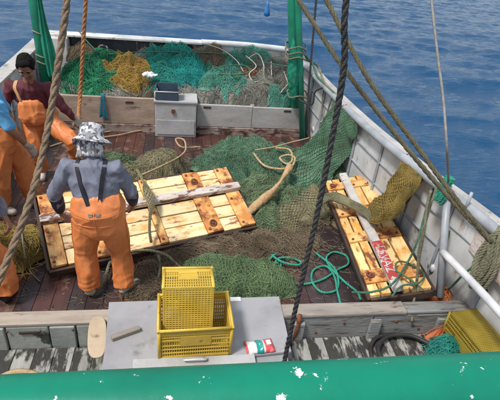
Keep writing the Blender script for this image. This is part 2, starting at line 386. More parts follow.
def remeshed(mb, name, m, parent, voxel=.009, smooth=6, fold=None, dec=None):
    """union of overlapping closed pieces -> one continuous surface, then cloth folds along the normals"""
    me = mb.mesh('tmp'); o = bpy.data.objects.new('tmp', me); C.objects.link(o)
    r = o.modifiers.new('r', 'REMESH'); r.mode = 'VOXEL'; r.voxel_size = voxel
    s = o.modifiers.new('s', 'SMOOTH'); s.factor = .5; s.iterations = smooth
    dg = bpy.context.evaluated_depsgraph_get(); ev = o.evaluated_get(dg)
    nm = bpy.data.meshes.new_from_object(ev); bpy.data.objects.remove(o); bpy.data.meshes.remove(me)
    nm.name = name
    if fold:
        nrm = [v.normal.copy() for v in nm.vertices]
        for v, k in zip(nm.vertices, nrm): v.co = v.co + k*fold(v.co)
    nm.materials.clear(); nm.materials.append(M[m] if isinstance(m, str) else m); nm.polygons.foreach_set('use_smooth', [True]*len(nm.polygons)); nm.update()
    x = bpy.data.objects.new(name, nm); C.objects.link(x); x.parent = parent
    return x

# ================================================================= sea
SEA_Z = -.75
def build_sea():
    n = 620
    u = np.linspace(-1, 1, n+1)
    def mp(u): return 34*u + 6000*np.sign(u)*np.abs(u)**31
    X, Y = np.meshgrid(mp(u)+6, mp(u)+24, indexing='ij')
    Z = np.zeros_like(X); rg = np.random.default_rng(5)
    fade = np.clip(1.25-np.maximum(np.abs(X-6), np.abs(Y-24))/34, 0, 1)
    for k in range(70):
        lam = .42*(1/.06)**(rg.random()**1.3*.9); ang = math.radians(78)+rg.normal()*.42
        kk = 2*math.pi/lam; A = .0125*lam**.85*rg.uniform(.5, 1.1)/1.6
        ph = kk*(X*math.cos(ang)+Y*math.sin(ang))+rg.random()*6.28
        grp = .65+.5*np.sin(X*rg.normal()*.25+Y*rg.normal()*.25+rg.random()*6)
        s = np.sin(ph); Z += A*grp*(s+.28*np.cos(2*ph))
    Z *= fade
    v = np.stack([X, Y, Z+SEA_Z], -1).reshape(-1, 3)
    i, j = np.meshgrid(np.arange(n), np.arange(n), indexing='ij'); a = i*(n+1)+j
    f = np.stack([a, a+n+1, a+n+2, a+1], -1).reshape(-1, 4)
    me = bpy.data.meshes.new('sea'); me.vertices.add(len(v)); me.vertices.foreach_set('co', v.ravel())
    me.loops.add(f.size); me.loops.foreach_set('vertex_index', f.ravel()); me.polygons.add(len(f))
    me.polygons.foreach_set('loop_start', np.arange(len(f))*4); me.polygons.foreach_set('use_smooth', np.ones(len(f), bool))
    me.update(); me.validate()
    m, t, b = nodes('sea_water'); l = t.links.new
    b.inputs['Base Color'].default_value = (.002, .052, .132, 1); b.inputs['Roughness'].default_value = .06; b.inputs['IOR'].default_value = 1.33
    tcn = N(t, 'ShaderNodeTexCoord'); mpn = N(t, 'ShaderNodeMapping'); mpn.inputs['Scale'].default_value = (.6, 1.6, 1); mpn.inputs['Rotation'].default_value = (0, 0, RAD(-8)); l(tcn.outputs['Object'], mpn.inputs[0])
    n1 = N(t, 'ShaderNodeTexNoise', Scale=5.0, Detail=7, Roughness=.62); l(mpn.outputs[0], n1.inputs['Vector'])
    bp = N(t, 'ShaderNodeBump', Strength=.8, Distance=.06); l(n1.outputs['Fac'], bp.inputs['Height']); l(bp.outputs[0], b.inputs['Normal'])
    me.materials.append(m)
    o = bpy.data.objects.new('sea', me); C.objects.link(o); o['kind'] = 'structure'
build_sea()

# ================================================================= the boat
boat = empty('fishing_boat', (0, 0, 0), 'weathered white trawler with dark plank deck, green posts and green rail', 'boat')
R_CAP = [(2.10, 8.55, 1.06), (2.13, 7.5, 1.05), (2.17, 6.2, 1.05), (2.27, 4.9, 1.05), (2.43, 3.75, 1.06), (2.57, 2.9, 1.07), (2.68, 1.6, 1.08), (2.72, -.8, 1.1)]
L_CAP = [(-2.24, 8.55, 1.0), (-2.25, 7.0, .97), (-2.27, 5.0, .97), (-2.3, 2.5, 1.0), (-2.3, -.8, 1.05)]
def deck_x(side, y):
    c = R_CAP if side > 0 else L_CAP
    for a, b in zip(c, c[1:]):
        if b[1] <= y <= a[1]:
            t = (a[1]-y)/(a[1]-b[1]); return a[0]+(b[0]-a[0])*t
    return c[-1][0]
# hull shell outside the bulwarks, closed below the waterline
def hull():
    mb = MB(); prof = []
    ys = [8.75, 8.0, 7, 6, 5, 4, 3, 2, 1, 0, -.9]
    for y in ys:
        xr = deck_x(1, min(max(y, -.8), 8.55))+.155; xl = deck_x(-1, min(max(y, -.8), 8.55))-.20
        prof.append([(xl, y, .98), (xl+.03, y, .2), (xl+.25, y, -.9), (xl+1.2, y, -1.5), (xr-1.2, y, -1.5), (xr-.25, y, -.9), (xr-.03, y, .2), (xr, y, .98)])
    k = 8; vs = [p for r in prof for p in r]
    fs = [(i*k+j, i*k+j+1, (i+1)*k+j+1, (i+1)*k+j) for i in range(len(ys)-1) for j in range(k-1)]
    fs += [tuple(range(k)), tuple(range((len(ys)-1)*k, len(ys)*k))[::-1]]
    return mb.add(vs, fs).build('hull', 'white', boat, False)
hull()
# deck: base sheet with raised planks
deck = MB().box((-2.3, -.8, -.16), (2.75, 8.6, -.045)).build('deck', 'deck', boat)
w = .148; x = -2.28; k = 0
rp = random.Random(3)
while x < 2.66:
    cut = rp.uniform(4.2, 6.2); pale_end = 2.70
    for (y0, y1, m) in ((2.86, cut, None), (cut+.005, 8.5, None), (-.7, 2.69, 'deck_pale')):
        mb = MB().box((0, 0, -.04), (w-.003, y1-y0, 0))
        mm = m or ('deck_blue' if rp.random() < .3 else 'deck')
        mb.build('deck_plank', mm, deck, bevel=.004, loc=(x, y0, rp.uniform(-.0015, .0015)))
    x += w; k += 1
# ---- side bulwarks: panels, ribs, stringer, cap
def side_bulwark(cap, side, panel_mat):
    pts = [Vector(p) for p in cap]
    q = path(cap, .05); off = .065*side
    core = MB(); vs = []; fs = []
    for p in q: vs += [(p.x+off+.045*side, p.y, -.05), (p.x+off+.045*side, p.y, p.z-.02), (p.x+off+.085*side, p.y, p.z-.02), (p.x+off+.085*side, p.y, -.05)]
    for i in range(len(q)-1):
        for j in range(4): fs.append((i*4+j, i*4+(j+1) % 4, (i+1)*4+(j+1) % 4, (i+1)*4+j))
    fs += [(0, 1, 2, 3), tuple(range(len(vs)-4, len(vs)))]
    core.add(vs, fs); b = core.build('bulwark', 'black', boat)
    # panels between ribs
    d = 0; seg = [q[0]]; segs = []
    for a, c in zip(q, q[1:]):
        d += (c-a).length; seg.append(c)
        if d > .62: segs.append(seg); seg = [c]; d = 0
    segs.append(seg)
    for sg in segs:
        a, c = sg[0], sg[-1]; t = (c-a).normalized(); a2 = a+t*.006; c2 = c-t*.006
        for (z0, z1) in ((.0, .47), (.485, a.z-.03)):
            o0, o1 = off, off+.042*side
            v = [(a2.x+o0, a2.y, z0), (c2.x+o0, c2.y, z0), (c2.x+o0, c2.y, z1), (a2.x+o0, a2.y, z1), (a2.x+o1, a2.y, z0), (c2.x+o1, c2.y, z0), (c2.x+o1, c2.y, z1), (a2.x+o1, a2.y, z1)]
            f = [(0,1,2,3),(7,6,5,4),(0,4,5,1),(1,5,6,2),(2,6,7,3),(3,7,4,0)]
            MB().add(v, f).build('bulwark_panel', panel_mat, b, bevel=.004)
        MB().tube([(a.x+off-.012*side, a.y, 0), (a.x+off-.012*side, a.y, a.z-.04)], .02, 4).build('bulwark_rib', 'greypipe', b)
    for zs in (.478, .76): MB().tube([(p.x+off-.004*side, p.y, zs) for p in q], .014, 6).build('stringer', 'greypipe', b, True)
    CW = .17 if side > 0 else .24
    # flat cap board outboard of the pipe
    vs = []; fs = []
    for p in q: vs += [(p.x+.03*side, p.y, p.z-.03), (p.x+.03*side, p.y, p.z+.012), (p.x+CW*side, p.y, p.z+.012), (p.x+CW*side, p.y, p.z-.03)]
    for i in range(len(q)-1):
        for j in range(4): fs.append((i*4+j, i*4+(j+1) % 4, (i+1)*4+(j+1) % 4, (i+1)*4+j))
    fs += [(0, 1, 2, 3), tuple(range(len(vs)-4, len(vs)))]
    MB().add(vs, fs).build('cap_board', 'capgrey', b, bevel=.006)
    return b, q
bul_r, q_r = side_bulwark(R_CAP, 1, 'white')
MB().tube([(p.x, p.y, p.z+.005) for p in q_r], .047, 12).build('cap_pipe', 'greypipe', bul_r, True)
bul_l, q_l = side_bulwark(L_CAP, -1, 'white')
# peeling pink-white patch panel and cleat on the wall by the stanchion
MB().box((2.60, 2.35, .70), (2.625, 3.02, .98)).build('patch_panel', mat('peeling_pink_white', (.62, .56, .52), (.55, .42, .38), (.40, .22, .16), scale=6, scale3=12, t3=(.56, .66), rough=.7, bump=.5, bscale=25), bul_r, bevel=.01)
cl = MB().box((2.63, 2.72, .48), (2.70, 2.80, .53)); cl.tube([(2.62, 2.65, .53), (2.60, 2.76, .56), (2.62, 2.87, .53)], .022, 8)
cl.build('cleat', 'blackrubber', bul_r, True)
for yy in (6.9, 5.6, 4.3, 3.35):
    xx = deck_x(1, yy)+.053
    MB().tube([(xx-.004, yy, .22), (xx+.05, yy, .22)], .05, 14).build('drain_cover', 'whitepipe', bul_r, True)
# ---- stern bulwark
st = MB().box((-2.35, 8.58, -.05), (2.25, 8.66, 1.10)).build('stern_bulwark', 'black', boat)
xs = [-1.84, -1.28, -.72, -.16, .42]
for a, b in zip(xs, xs[1:]):
    MB().box((a+.005, 8.53, .74), (b-.005, 8.578, 1.09)).build('stern_panel', 'black', st, bevel=.006)
    MB().box((a+.005, 8.535, .1), (b-.005, 8.578, .725)).build('stern_panel', 'black', st, bevel=.006)
MB().box((-1.84, 8.50, .70), (.42, 8.528, .745)).build('stringer', 'rust', st)
for a, b in ((.43, 1.0), (1.0, 1.55), (1.55, 2.1)):
    MB().box((a+.005, 8.53, .1), (b-.005, 8.578, 1.09)).build('stern_panel', 'white', st, bevel=.006)
MB().box((-2.22, 8.35, .0), (-1.87, 8.578, 1.10)).build('corner_panel', 'white', st, bevel=.02)
for hx in (-1.31, -.45):
    mb = MB(); mb.tube([(hx+.075*math.cos(a), 8.522, .93+.055*math.sin(a)) for a in [2*math.pi*i/16 for i in range(17)]], .018, 8)
    mb.build('hawse_ring', 'capgrey', st, True)
    MB().tube([(hx, 8.515, .93), (hx, 8.528, .93)], .06, 16, True).build('hawse_hole', 'dooredge', st)
MB().box((-2.35, 8.46, 1.102), (.42, 8.72, 1.14)).build('cap_board', 'white', st, bevel=.008)
MB().tube(path([(.40, 8.55, 1.13), (1.2, 8.55, 1.13), (2.08, 8.55, 1.09)], .1), .055, 12).build('cap_pipe', 'whitepipe', st, True)
for bx in (-1.28, -.72, -.16):
    MB().box((bx-.02, 8.505, .75), (bx+.02, 8.529, 1.08)).build('stern_rib', 'black', st)
# ---- net bin across the stern
bin_ = MB().box((-1.9, 7.06, -.02), (2.05, 7.14, .125)).build('net_bin', 'sill', boat, bevel=.01)
MB().box((-1.88, 7.075, .13), (-.365, 7.125, .56)).build('bin_board', 'beige', bin_, bevel=.008)
MB().box((.30, 7.075, .13), (1.20, 7.125, .50)).build('bin_board', 'greyboard', bin_, bevel=.008)
MB().box((1.205, 7.075, .13), (2.05, 7.125, .49)).build('bin_board', 'greyboard', bin_, bevel=.008)
for sx, sz in ((-.75, .49), (.46, .46), (1.78, .45)):
    MB().box((sx-.06, 7.069, sz-.018), (sx+.06, 7.074, sz+.012)).build('hand_slot', 'dooredge', bin_)
MB().box((-1.9, 7.15, .02), (2.05, 8.5, .06)).build('bin_floor', 'deck', bin_)
for cx in (-1.86, -.4, 1.2): MB().box((cx-.03, 7.13, .0), (cx+.03, 7.19, .5)).build('bin_post', 'beige', bin_)
# locker in the middle of the bin wall
lk = MB().box((-.355, 6.90, .0), (.285, 7.30, .56)).build('locker', 'locker', boat, bevel=.012)
MB().box((-.37, 6.885, .563), (.30, 7.31, .60)).build('locker_lid', 'locker', lk, bevel=.008)
MB().box((-.33, 6.888, .05), (.26, 6.898, .29)).build('locker_panel', 'locker', lk, bevel=.004)
MB().box((-.10, 6.878, .41), (-.05, 6.899, .47)).build('latch', 'rust', lk)
# ---- green gallows posts with a cross beam above
gl = MB().tube([(-2.08, 7.6, 0), (-2.08, 7.6, 3.7)], .095, 14).build('gallows_post', 'greenpost', boat, True)
for z in (.9, 1.0, 1.35): MB().tube([(-2.08+.1*math.cos(a), 7.6+.1*math.sin(a), z+.02*math.sin(a*2)) for a in [2*math.pi*i/16 for i in range(17)]], .012, 6).build('lashing', 'r_khaki', gl, True)
MB().tube([(2.08, 6.97, 0), (1.86, 6.97, 1.2), (1.66, 6.97, 2.3), (1.42, 6.97, 3.7)], .048, 12).build('gallows_post', 'greenpost', boat, True)
gr = MB().tube([(1.98, 7.2, 0), (1.80, 7.16, 1.2), (1.62, 7.14, 2.3), (1.40, 7.14, 3.7)], [.085, .10, .10, .09], 12, ell=[(1, .8)]*4).build('gallows_post', 'greenpost', boat, True)
for z, x_ in ((.75, 1.9), (1.35, 1.79), (1.42, 1.78), (1.5, 1.77)): MB().tube([(x_+.16*math.cos(a), 7.07+.2*math.sin(a), z+.03*math.sin(a*3)) for a in [2*math.pi*i/20 for i in range(21)]], .011, 6).build('lashing', 'r_khaki', gr, True)
MB().box((-2.3, 7.05, 3.7), (1.7, 7.65, 3.82)).build('gallows_beam', 'greenpost', boat, bevel=.02)
MB().tube([(.1, -.8, 5.2), (.1, 7.3, 4.3)], .07, 12).build('boom', 'greenpost', boat, True)
MB().tube([(.1, 7.3, 4.34), (.1, 7.3, 3.8)], .06, 10).build('boom_mount', 'greenpost', boat, True)
# ---- coaming across the working deck
cm = MB().box((-2.3, 2.735, -.03), (2.64, 2.82, .16)).build('coaming', 'coam', boat)
px = [-2.28, -1.62, -1.30, -.98, -.80, -.52]
for i, (a, b) in enumerate(zip([-2.28, -1.80, -1.30, -.98, -.78], [-1.80, -1.30, -.98, -.78, -.52])):
    t_ = .012 if i % 2 else 0
    MB().box((a+.006, 2.70-t_, -.02), (b-.006, 2.733, .228)).build('coaming_panel', 'coam', cm, bevel=.008)
MB().box((-1.20, 2.690-.003, .165), (-1.05, 2.6995, .185)).build('hand_slot', 'dooredge', cm)
MB().box((-2.3, 2.70, .232), (-.50, 2.84, .262)).build('coaming_cap', 'capwood', cm, bevel=.006)
MB().box((-.50, 2.705, -.02), (.84, 2.733, .24)).build('coaming_panel', 'coam', cm, bevel=.006)
MB().box((.78, 2.70, -.03), (1.70, 2.733, .235)).build('coaming_plank', 'oldgrey', cm, bevel=.01)
MB().box((1.705, 2.70, -.03), (2.62, 2.733, .23)).build('coaming_plank', 'oldgrey', cm, bevel=.01)
MB().box((.72, 2.69, .238), (2.0, 2.835, .275)).build('coaming_cap', 'oldwood', cm, bevel=.012)
MB().box((2.005, 2.70, .236), (2.60, 2.83, .268)).build('coaming_cap', 'oldgrey', cm, bevel=.01)
MB().tube(path([(1.02, 2.685, .29), (1.015, 2.66, .15), (1.0, 2.68, .0)], .05), .018, 8).build('iron_strap', 'rust', cm, True)
for vx in (1.03, 1.72, 2.35): MB().box((vx-.05, 2.66, -.02), (vx+.05, 2.697, .20)).build('coaming_cleat', 'oldgrey', cm, bevel=.006)
for i in range(7): MB().tube([(-2.0+i*.24, 2.682, .20), (-2.0+i*.24, 2.69, .20)], .010, 8).build('coaming_bolt', 'rust', cm, True)
for i in range(6): MB().tube([(1.2+i*.24, 2.692, .06+.1*(i % 2)), (1.2+i*.24, 2.70, .06+.1*(i % 2))], .012, 8).build('coaming_bolt', 'rust', cm, True)
# ---- rail stanchion and inner rail on the right
sg = MB().tube([(2.39, 2.875, .27), (2.43, 3.36, 1.17)], .034, 12).build('rail_stanchion', 'greypipe', boat, True)
MB().tube(path([(2.40, 3.06, .64), (2.42, 2.4, .69), (2.44, 1.5, .72), (2.45, .6, .74)], .1), .034, 12).build('inner_rail', 'whitepipe', boat, True)
MB().tube([(2.50, 3.12, 1.05), (2.50, 3.12, 1.24)], .014, 8).build('rail_pin', 'greypipe', boat, True)
# ---- upper deck where the photographer stands, with its green rail
up = MB().box((-2.2, -.8, 1.22), (2.6, .62, 1.30)).build('upper_deck', 'green', boat)
grail = MB().tube(path([(-2.3, .56, 2.24), (0, .56, 2.24), (2.7, .56, 2.24)], .25), .072, 28).build('green_rail', 'green', boat, True)
for xx in (-1.9, -.6, .9, 2.2): MB().tube([(xx, .55, 1.3), (xx, .56, 2.22)], .03, 10).build('rail_post', 'green', boat, True)
for xx, yy in ((-2.1, .5), (2.5, .5), (-2.1, -.6), (2.5, -.6)): MB().tube([(xx, yy, -.05), (xx, yy, 1.23)], .05, 10).build('deck_pillar', 'white', boat, True)

# ================================================================= trawl doors
def attach_world(root):
    """children were modelled in world coordinates: keep them there under a root that stands at the thing's base"""
    for ch in root.children:
        ch.matrix_parent_inverse = Matrix.Translation(-Vector(root.location))
def ring(mb, c, R, r, n=20):
    return mb.tube([(c[0]+R*math.cos(a), c[1]+R*math.sin(a), c[2]) for a in [2*math.pi*i/n for i in range(n+1)]], r, 8)
def trawl_door(loc, yaw, tilt, Lg, Wd, label, straps, beam_v, beam_mat, rows, gaps=.013, pm='cream'):
    root = empty('trawl_door', loc, label, 'trawl door', 'trawl doors lying on the deck')
    root.rotation_euler = (tilt, 0, yaw)
    h = .045
    # steel edge frame and dark backing
    MB().box((-Lg/2+.02, -Wd/2+.02, -h), (Lg/2-.02, Wd/2-.02, -h+.02)).build('backing', 'dooredge', root)
    for v0, v1 in ((-Wd/2-.012, -Wd/2+.018), (Wd/2-.018, Wd/2+.012)):
        MB().box((-Lg/2, v0, -h-.02), (Lg/2, v1, .014)).build('edge_bar', 'dooredge', root, bevel=.006)
    for u0 in (-Lg/2-.012, Lg/2-.018):
        MB().box((u0, -Wd/2+.019, -h-.02), (u0+.03, Wd/2-.019, .012)).build('edge_bar', 'dooredge', root, bevel=.006)
    rd = random.Random(int(Lg*1000))
    spans = []; cur = -Lg/2+.02
    for (u0, u1, _) in straps: spans.append((cur, u0)); cur = u1
    spans.append((cur, Lg/2-.02))
    for (v0, v1) in rows:
        for (a, b) in spans:
            if b-a < .05: continue
            zz = rd.uniform(-.006, .006)
            MB().box((0, 0, -.035), (b-a-.012, v1-v0-gaps, .02)).build('plank', pm, root, bevel=.005, loc=(a+.006, v0+gaps/2+rd.uniform(-.003, .003), .012+zz))
    for (u0, u1, rings) in straps:
        MB().box((0, 0, -.01), (u1-u0, Wd-.05, .03)).build('strap_plate', 'strap', root, bevel=.006, loc=(u0, -Wd/2+.025, .02))
        for rv in rings:
            mb = MB(); ring(mb, (0, 0, 0), .034, .010); mb.ball((0, 0, 0), (.017, .017, .014), nu=10, nv=6)
            e = mb.build('ring_bolt', 'rust', root, True, loc=((u0+u1)/2, rv, .062)); e.rotation_euler = (.35, .1, 0)
        for bv in (-Wd/2+.07, Wd/2-.07, -.05):
            MB().tube([(0, 0, 0), (0, 0, .012)], .014, 8).build('bolt', 'rust', root, loc=(u0+.03, bv, .05))
    bm = MB().box((-Lg/2+.01, beam_v-.048, .04), (Lg/2-.01, beam_v+.048, .105)).build('keel_beam', beam_mat, root, bevel=.012)
    return root, bm
d1, _ = trawl_door((-.28, 4.26, .275), .345, .33, 2.2, .94, 'long cream plank trawl door with rusty straps, held by man in grey shirt',
    [(-1.07, -.93, ()), (-.66, -.46, (.28,)), (-.02, .06, ()), (.50, .68, (.28, -.34)), (.90, 1.07, ())], .10, 'beam',
    [(-.45, -.27), (-.27, -.11), (-.11, .055), (.145, .30), (.30, .45)])
d2, bm2 = trawl_door((2.085, 3.96, .30), 1.5, -.228, 2.19, .60, 'narrow cream trawl door with red lettered beam leaning by the white bulwark',
    [(-.92, -.74, (.21,)), (-.28, -.12, ()), (.20, .36, (-.18,)), (.80, .95, (.2,))], .03, 'redbeam',
    [(-.28, -.13), (-.13, -.02), (.08, .18), (.18, .28)], pm='cream_orange')
# worn red paint with white letters along the beam
MB().box((-.98, -.020, .106), (-.40, .078, .1085)).build('red_band', 'red', bm2)
tcu = bpy.data.curves.new('letters', 'FONT'); tcu.body = 'LEVAZ'; tcu.size = .125; tcu.extrude = .0008; tcu.align_x = 'CENTER'; tcu.align_y = 'CENTER'; tcu.space_character = 1.15
to = bpy.data.objects.new('tmp_text', tcu); C.objects.link(to)
tm = bpy.data.meshes.new_from_object(to.evaluated_get(bpy.context.evaluated_depsgraph_get())); bpy.data.objects.remove(to)
tm.materials.clear(); tm.materials.append(M['redbeam'])
lt = bpy.data.objects.new('lettering', tm); C.objects.link(lt); lt.parent = bm2; lt.location = (-.69, .03, .1105); lt.rotation_euler = (0, 0, math.pi)

# ================================================================= people
def frame(f, up):
    f = Vector(f).normalized(); u = Vector(up); u = (u-f*u.dot(f)).normalized(); s = f.cross(u)   # s = the person's right
    return f, u, s
def add_head(mb, c, f, up, neck, hs=1.0):
    f, u, s = frame(f, up); f = f*hs; u = u*hs; s = s*hs; mx_ = Matrix((s, f, u)).transposed(); c = Vector(c)
    mb.ball(c+u*.025-f*.005, (.074, .094, .098), mx_); mb.ball(c+f*.022-u*.035, (.062, .068, .075), mx_)
    mb.ball(c+f*.040-u*.088, (.036, .036, .028), mx_); mb.ball(c+f*.094-u*.028, (.017, .020, .018), mx_)
    mb.blob([c+f*.083+u*.015, c+f*.096-u*.026], [.010, .015], 8)
    for k in (-1, 1):
        mb.ball(c+s*k*.074-u*.012-f*.008, (.012, .020, .032), mx_)
        mb.ball(c+s*k*.036+f*.066-u*.03, (.026, .024, .024), mx_); mb.ball(c+s*k*.03+f*.078+u*.026, (.028, .014, .010), mx_)
    mb.ball(c+f*.080-u*.062, (.024, .016, .012), mx_)
    mb.blob([neck, c-u*.05-f*.02], [.062, .056], 12)
def face_bits(c, f, up, parent, hs=1.0):
    f, u, s = frame(f, up); f = f*hs; u = u*hs; s = s*hs; mx_ = Matrix((s, f, u)).transposed(); c = Vector(c)
    for k in (-1, 1):
        MB().ball(c+s*k*.031+f*.082+u*.006, (.010, .005, .0035), mx_, 10, 6).build('eye', 'eye', parent, True)
        MB().ball(c+s*k*.032+f*.090+u*.028, (.022, .005, .0035), mx_, 10, 6).build('eyebrow', 'hair', parent, True)
    MB().ball(c+f*.0945-u*.062, (.024, .006, .006), mx_, 10, 6).build('mouth', 'lip', parent, True)
def add_hand(mb, w, d, n, thumb, curl=.5, sc=1.0):
    """w wrist, d direction of the fingers, n back-of-hand normal, thumb +1/-1 side"""
    d = Vector(d).normalized(); n = Vector(n); n = (n-d*n.dot(d)).normalized(); s = d.cross(n)*thumb; w = Vector(w)
    mb.blob([w-d*.01, w+d*.035*sc, w+d*.085*sc], [.030*sc, .038*sc, .038*sc], 12, ell=[(.7, 1.0), (.5, 1.12), (.42, 1.12)], up=n)
    for i, ln in enumerate((.070, .080, .074, .058)):
        o = (-.033+.022*i)*-1
        b = w+d*.088*sc+s*o*sc; p = [b-d*.015]; a = .12
        for k, seg in enumerate((.42, .33, .25)):
            a += curl*(.55+.25*k); p.append(p[-1]+(d*math.cos(a)-n*math.sin(a))*(ln*seg+.006)*sc)
        mb.blob(p, [.0105*sc, .010*sc, .009*sc, .0075*sc], 8)
    t0 = w+d*.025*sc+s*.026*sc; t1 = t0+(d*.5+s*.75-n*.25).normalized()*.042*sc; t2 = t1+(d*.85+s*.25-n*.5).normalized()*.034*sc
    mb.blob([t0, t1, t2], [.015*sc, .012*sc, .009*sc], 8)
def cloth_fold(amp, seed, zs=1.0, freq=7):
    def f(p):
        q = Vector((p.x*freq+seed, p.y*freq, p.z*freq*zs*.62+p.x*2.0))
        w_ = noise.noise(q*.5)*1.2; r1 = max(0, 1-abs(noise.noise(q+Vector((w_, 0, w_))))*2.4)**2.2*1.6-.5
        q2 = Vector((p.x*freq*1.9, p.y*freq*1.9+seed, p.z*freq*1.3-p.x*5)); r2 = noise.noise(q2)
        return amp*(r1*.6+r2*.5)
    return f
from mathutils.bvhtree import BVHTree
def ribbon(name, pts, w, m, parent, onto, off=.006, th=.004):
    """a strap laid on the surface of another mesh"""
    me = onto.data; bv = BVHTree.FromPolygons([v.co for v in me.vertices], [p.vertices for p in me.polygons])
    q = path(pts, .02); P = []; Nn = []
    for p in q:
        co, nr, _, _ = bv.find_nearest(p); P.append(co); Nn.append(nr)
    for _ in range(3):
        P = [P[0]]+[(P[i-1]+P[i]*2+P[i+1])/4 for i in range(1, len(P)-1)]+[P[-1]]
        Nn = [Nn[0]]+[(Nn[i-1]+Nn[i]+Nn[i+1]).normalized() for i in range(1, len(Nn)-1)]+[Nn[-1]]
    mb = MB(); vs = []; fs = []
    for i, (p, n) in enumerate(zip(P, Nn)):
        t = (P[min(i+1, len(P)-1)]-P[max(i-1, 0)]).normalized(); s = t.cross(n).normalized()
        vs += [p+n*(off-th*2)-s*w/2, p+n*(off-th*2)+s*w/2, p+n*(off+th)+s*w/2, p+n*(off+th)-s*w/2]
    k = len(P)
    for i in range(k-1):
        for j in range(4): fs.append((i*4+j, i*4+(j+1) % 4, (i+1)*4+(j+1) % 4, (i+1)*4+j))
    fs += [(0, 1, 2, 3), (4*k-1, 4*k-2, 4*k-3, 4*k-4)]
    return mb.add(vs, fs).build(name, m, parent, False)
def person(loc, label, J, f_head, up_head, shirt, sleeve_to='wrist', seed=0, gloves=None, trouser=(.12, .105, .1), waist=(.19, .14), chest=(.205, .125), voxel=.0065,
           bib=None, hair=True, hand_n=((0, -1, .2), (0, -1, .2)), hand_d=None, curl=(.5, .5), thumbs=(1, -1), boots='boot', top=.2, hs=1.0):
    """J joints: pelvis, chest, neck, head, and for side l / r: sh, el, wr, hip, kn, an, toe"""
    V = {k: Vector(v) for k, v in J.items()}
    root = empty('person', loc, label, 'person')
    across = (V['rsh']-V['lsh']).normalized()
    # --- body: one continuous skin
    b = MB()
    add_head(b, V['head'], f_head, up_head, V['neck']-Vector((0, 0, .03)), hs)
    b.blob([V['pelvis'], (V['pelvis']+V['chest'])/2, V['chest'], V['neck']-Vector((0, 0, .05))], [.12, .115, .12, .07], 16, ell=[(1.15, .8)]*4, up=across)
    for s in 'lr':
        b.blob([V['chest']*.3+V[s+'sh']*.7, V[s+'sh'], V[s+'el'], V[s+'wr']], [.05, .048, .038, .027], 12)
        b.blob([V[s+'hip'], V[s+'kn'], V[s+'an']], [.08, .056, .04], 12)
        b.blob([V[s+'an'], V[s+'toe']], [.036, .03], 10)
    for i, s in enumerate('lr'):
        d = Vector(hand_d[i]) if hand_d else (V[s+'wr']-V[s+'el'])
        if not (gloves and gloves[i]): add_hand(b, V[s+'wr'], d, hand_n[i], thumbs[i], curl[i], 1.08)
    body = remeshed(b, 'body', 'skin', root, voxel, 3)
    for i, s in enumerate('lr'):
        if gloves and gloves[i]:
            d = Vector(hand_d[i]) if hand_d else (V[s+'wr']-V[s+'el'])
            g = MB(); add_hand(g, V[s+'wr'], d, hand_n[i], thumbs[i], curl[i], 1.18); g.blob([V[s+'wr']-d.normalized()*.05, V[s+'wr']], [.036, .034], 12)
            remeshed(g, 'glove', gloves[i], root, .005, 3)
    # --- shirt
    sh = MB()
    nb = V['neck']
    sh.blob([V['pelvis']+Vector((0, 0, .03)), V['pelvis']*.5+V['chest']*.5, V['chest'], V['chest']*.35+nb*.65, nb-Vector((0, 0, .012))],
            [.155, .16, .175, .135, .062], 20, ell=[(waist[0]/.155, waist[1]/.155), (1.12, .80), (chest[0]/.175, chest[1]/.175), (1.25, .8), (1, 1)], up=across)
    for s in 'lr':
        end = V[s+'wr'] if sleeve_to == 'wrist' else V[s+'sh']*.25+V[s+'el']*.75
        pts = [V['chest']*.45+V[s+'sh']*.5+nb*.05, V[s+'sh'], V[s+'sh']*.5+V[s+'el']*.5, V[s+'el']]
        rr = [.085, .078, .064, .056]
        if sleeve_to == 'wrist': pts += [V[s+'el']*.45+V[s+'wr']*.55, V[s+'wr']-(V[s+'wr']-V[s+'el']).normalized()*.02]; rr += [.049, .040]
        else: pts[-1] = end; rr[-1] = .066
        sh.blob(pts, rr, 14)
    shirt_o = remeshed(sh, 'shirt', shirt, root, .009, 5, cloth_fold(.013, seed, 1.1, 8))
    # --- bib overalls
    ov = MB()
    ov.blob([V['pelvis']+(V['chest']-V['pelvis'])*top, V['pelvis']+Vector((0, 0, .02)), V['pelvis']-Vector((0, 0, .07))], [.2, .205, .19], 20,
            ell=[(waist[0]*1.12/.2, waist[1]*1.26/.2), (waist[0]*1.12/.2, waist[1]*1.26/.2), (1.0, .74)], up=across)
    for s in 'lr':
        a, k_, n_ = V[s+'hip'], V[s+'kn'], V[s+'an']
        ov.blob([a+Vector((0, 0, .02)), a*.5+k_*.5, k_, k_*.5+n_*.5, n_+Vector((0, 0, .005))], [trouser[0]*1.03, trouser[0]*.98, trouser[1]*.96, trouser[1]*.5+trouser[2]*.5, trouser[2]], 18, flat=True)
    if bib: bib(ov, V)
    ff = cloth_fold(.016, seed+3, .34, 5.5); fg = cloth_fold(.0065, seed+8, .75, 9)
    def creases(p):
        # sagging rings of cloth above the hem and behind the knee, plus loose folds
        ring_ = 1-abs(((p.z*11+noise.noise(p*5)*1.3) % 1)*2-1)*1.4
        k_ = max(0, 1-abs(p.z-.16)/.16)+.7*max(0, 1-abs(p.z-.50)/.13)+.6*max(0, 1-abs(p.z-.80)/.09)
        return ff(p)+fg(p)+.0035*ring_*k_
    ovo = remeshed(ov, 'overalls', 'orange', root, .008, 4, creases)
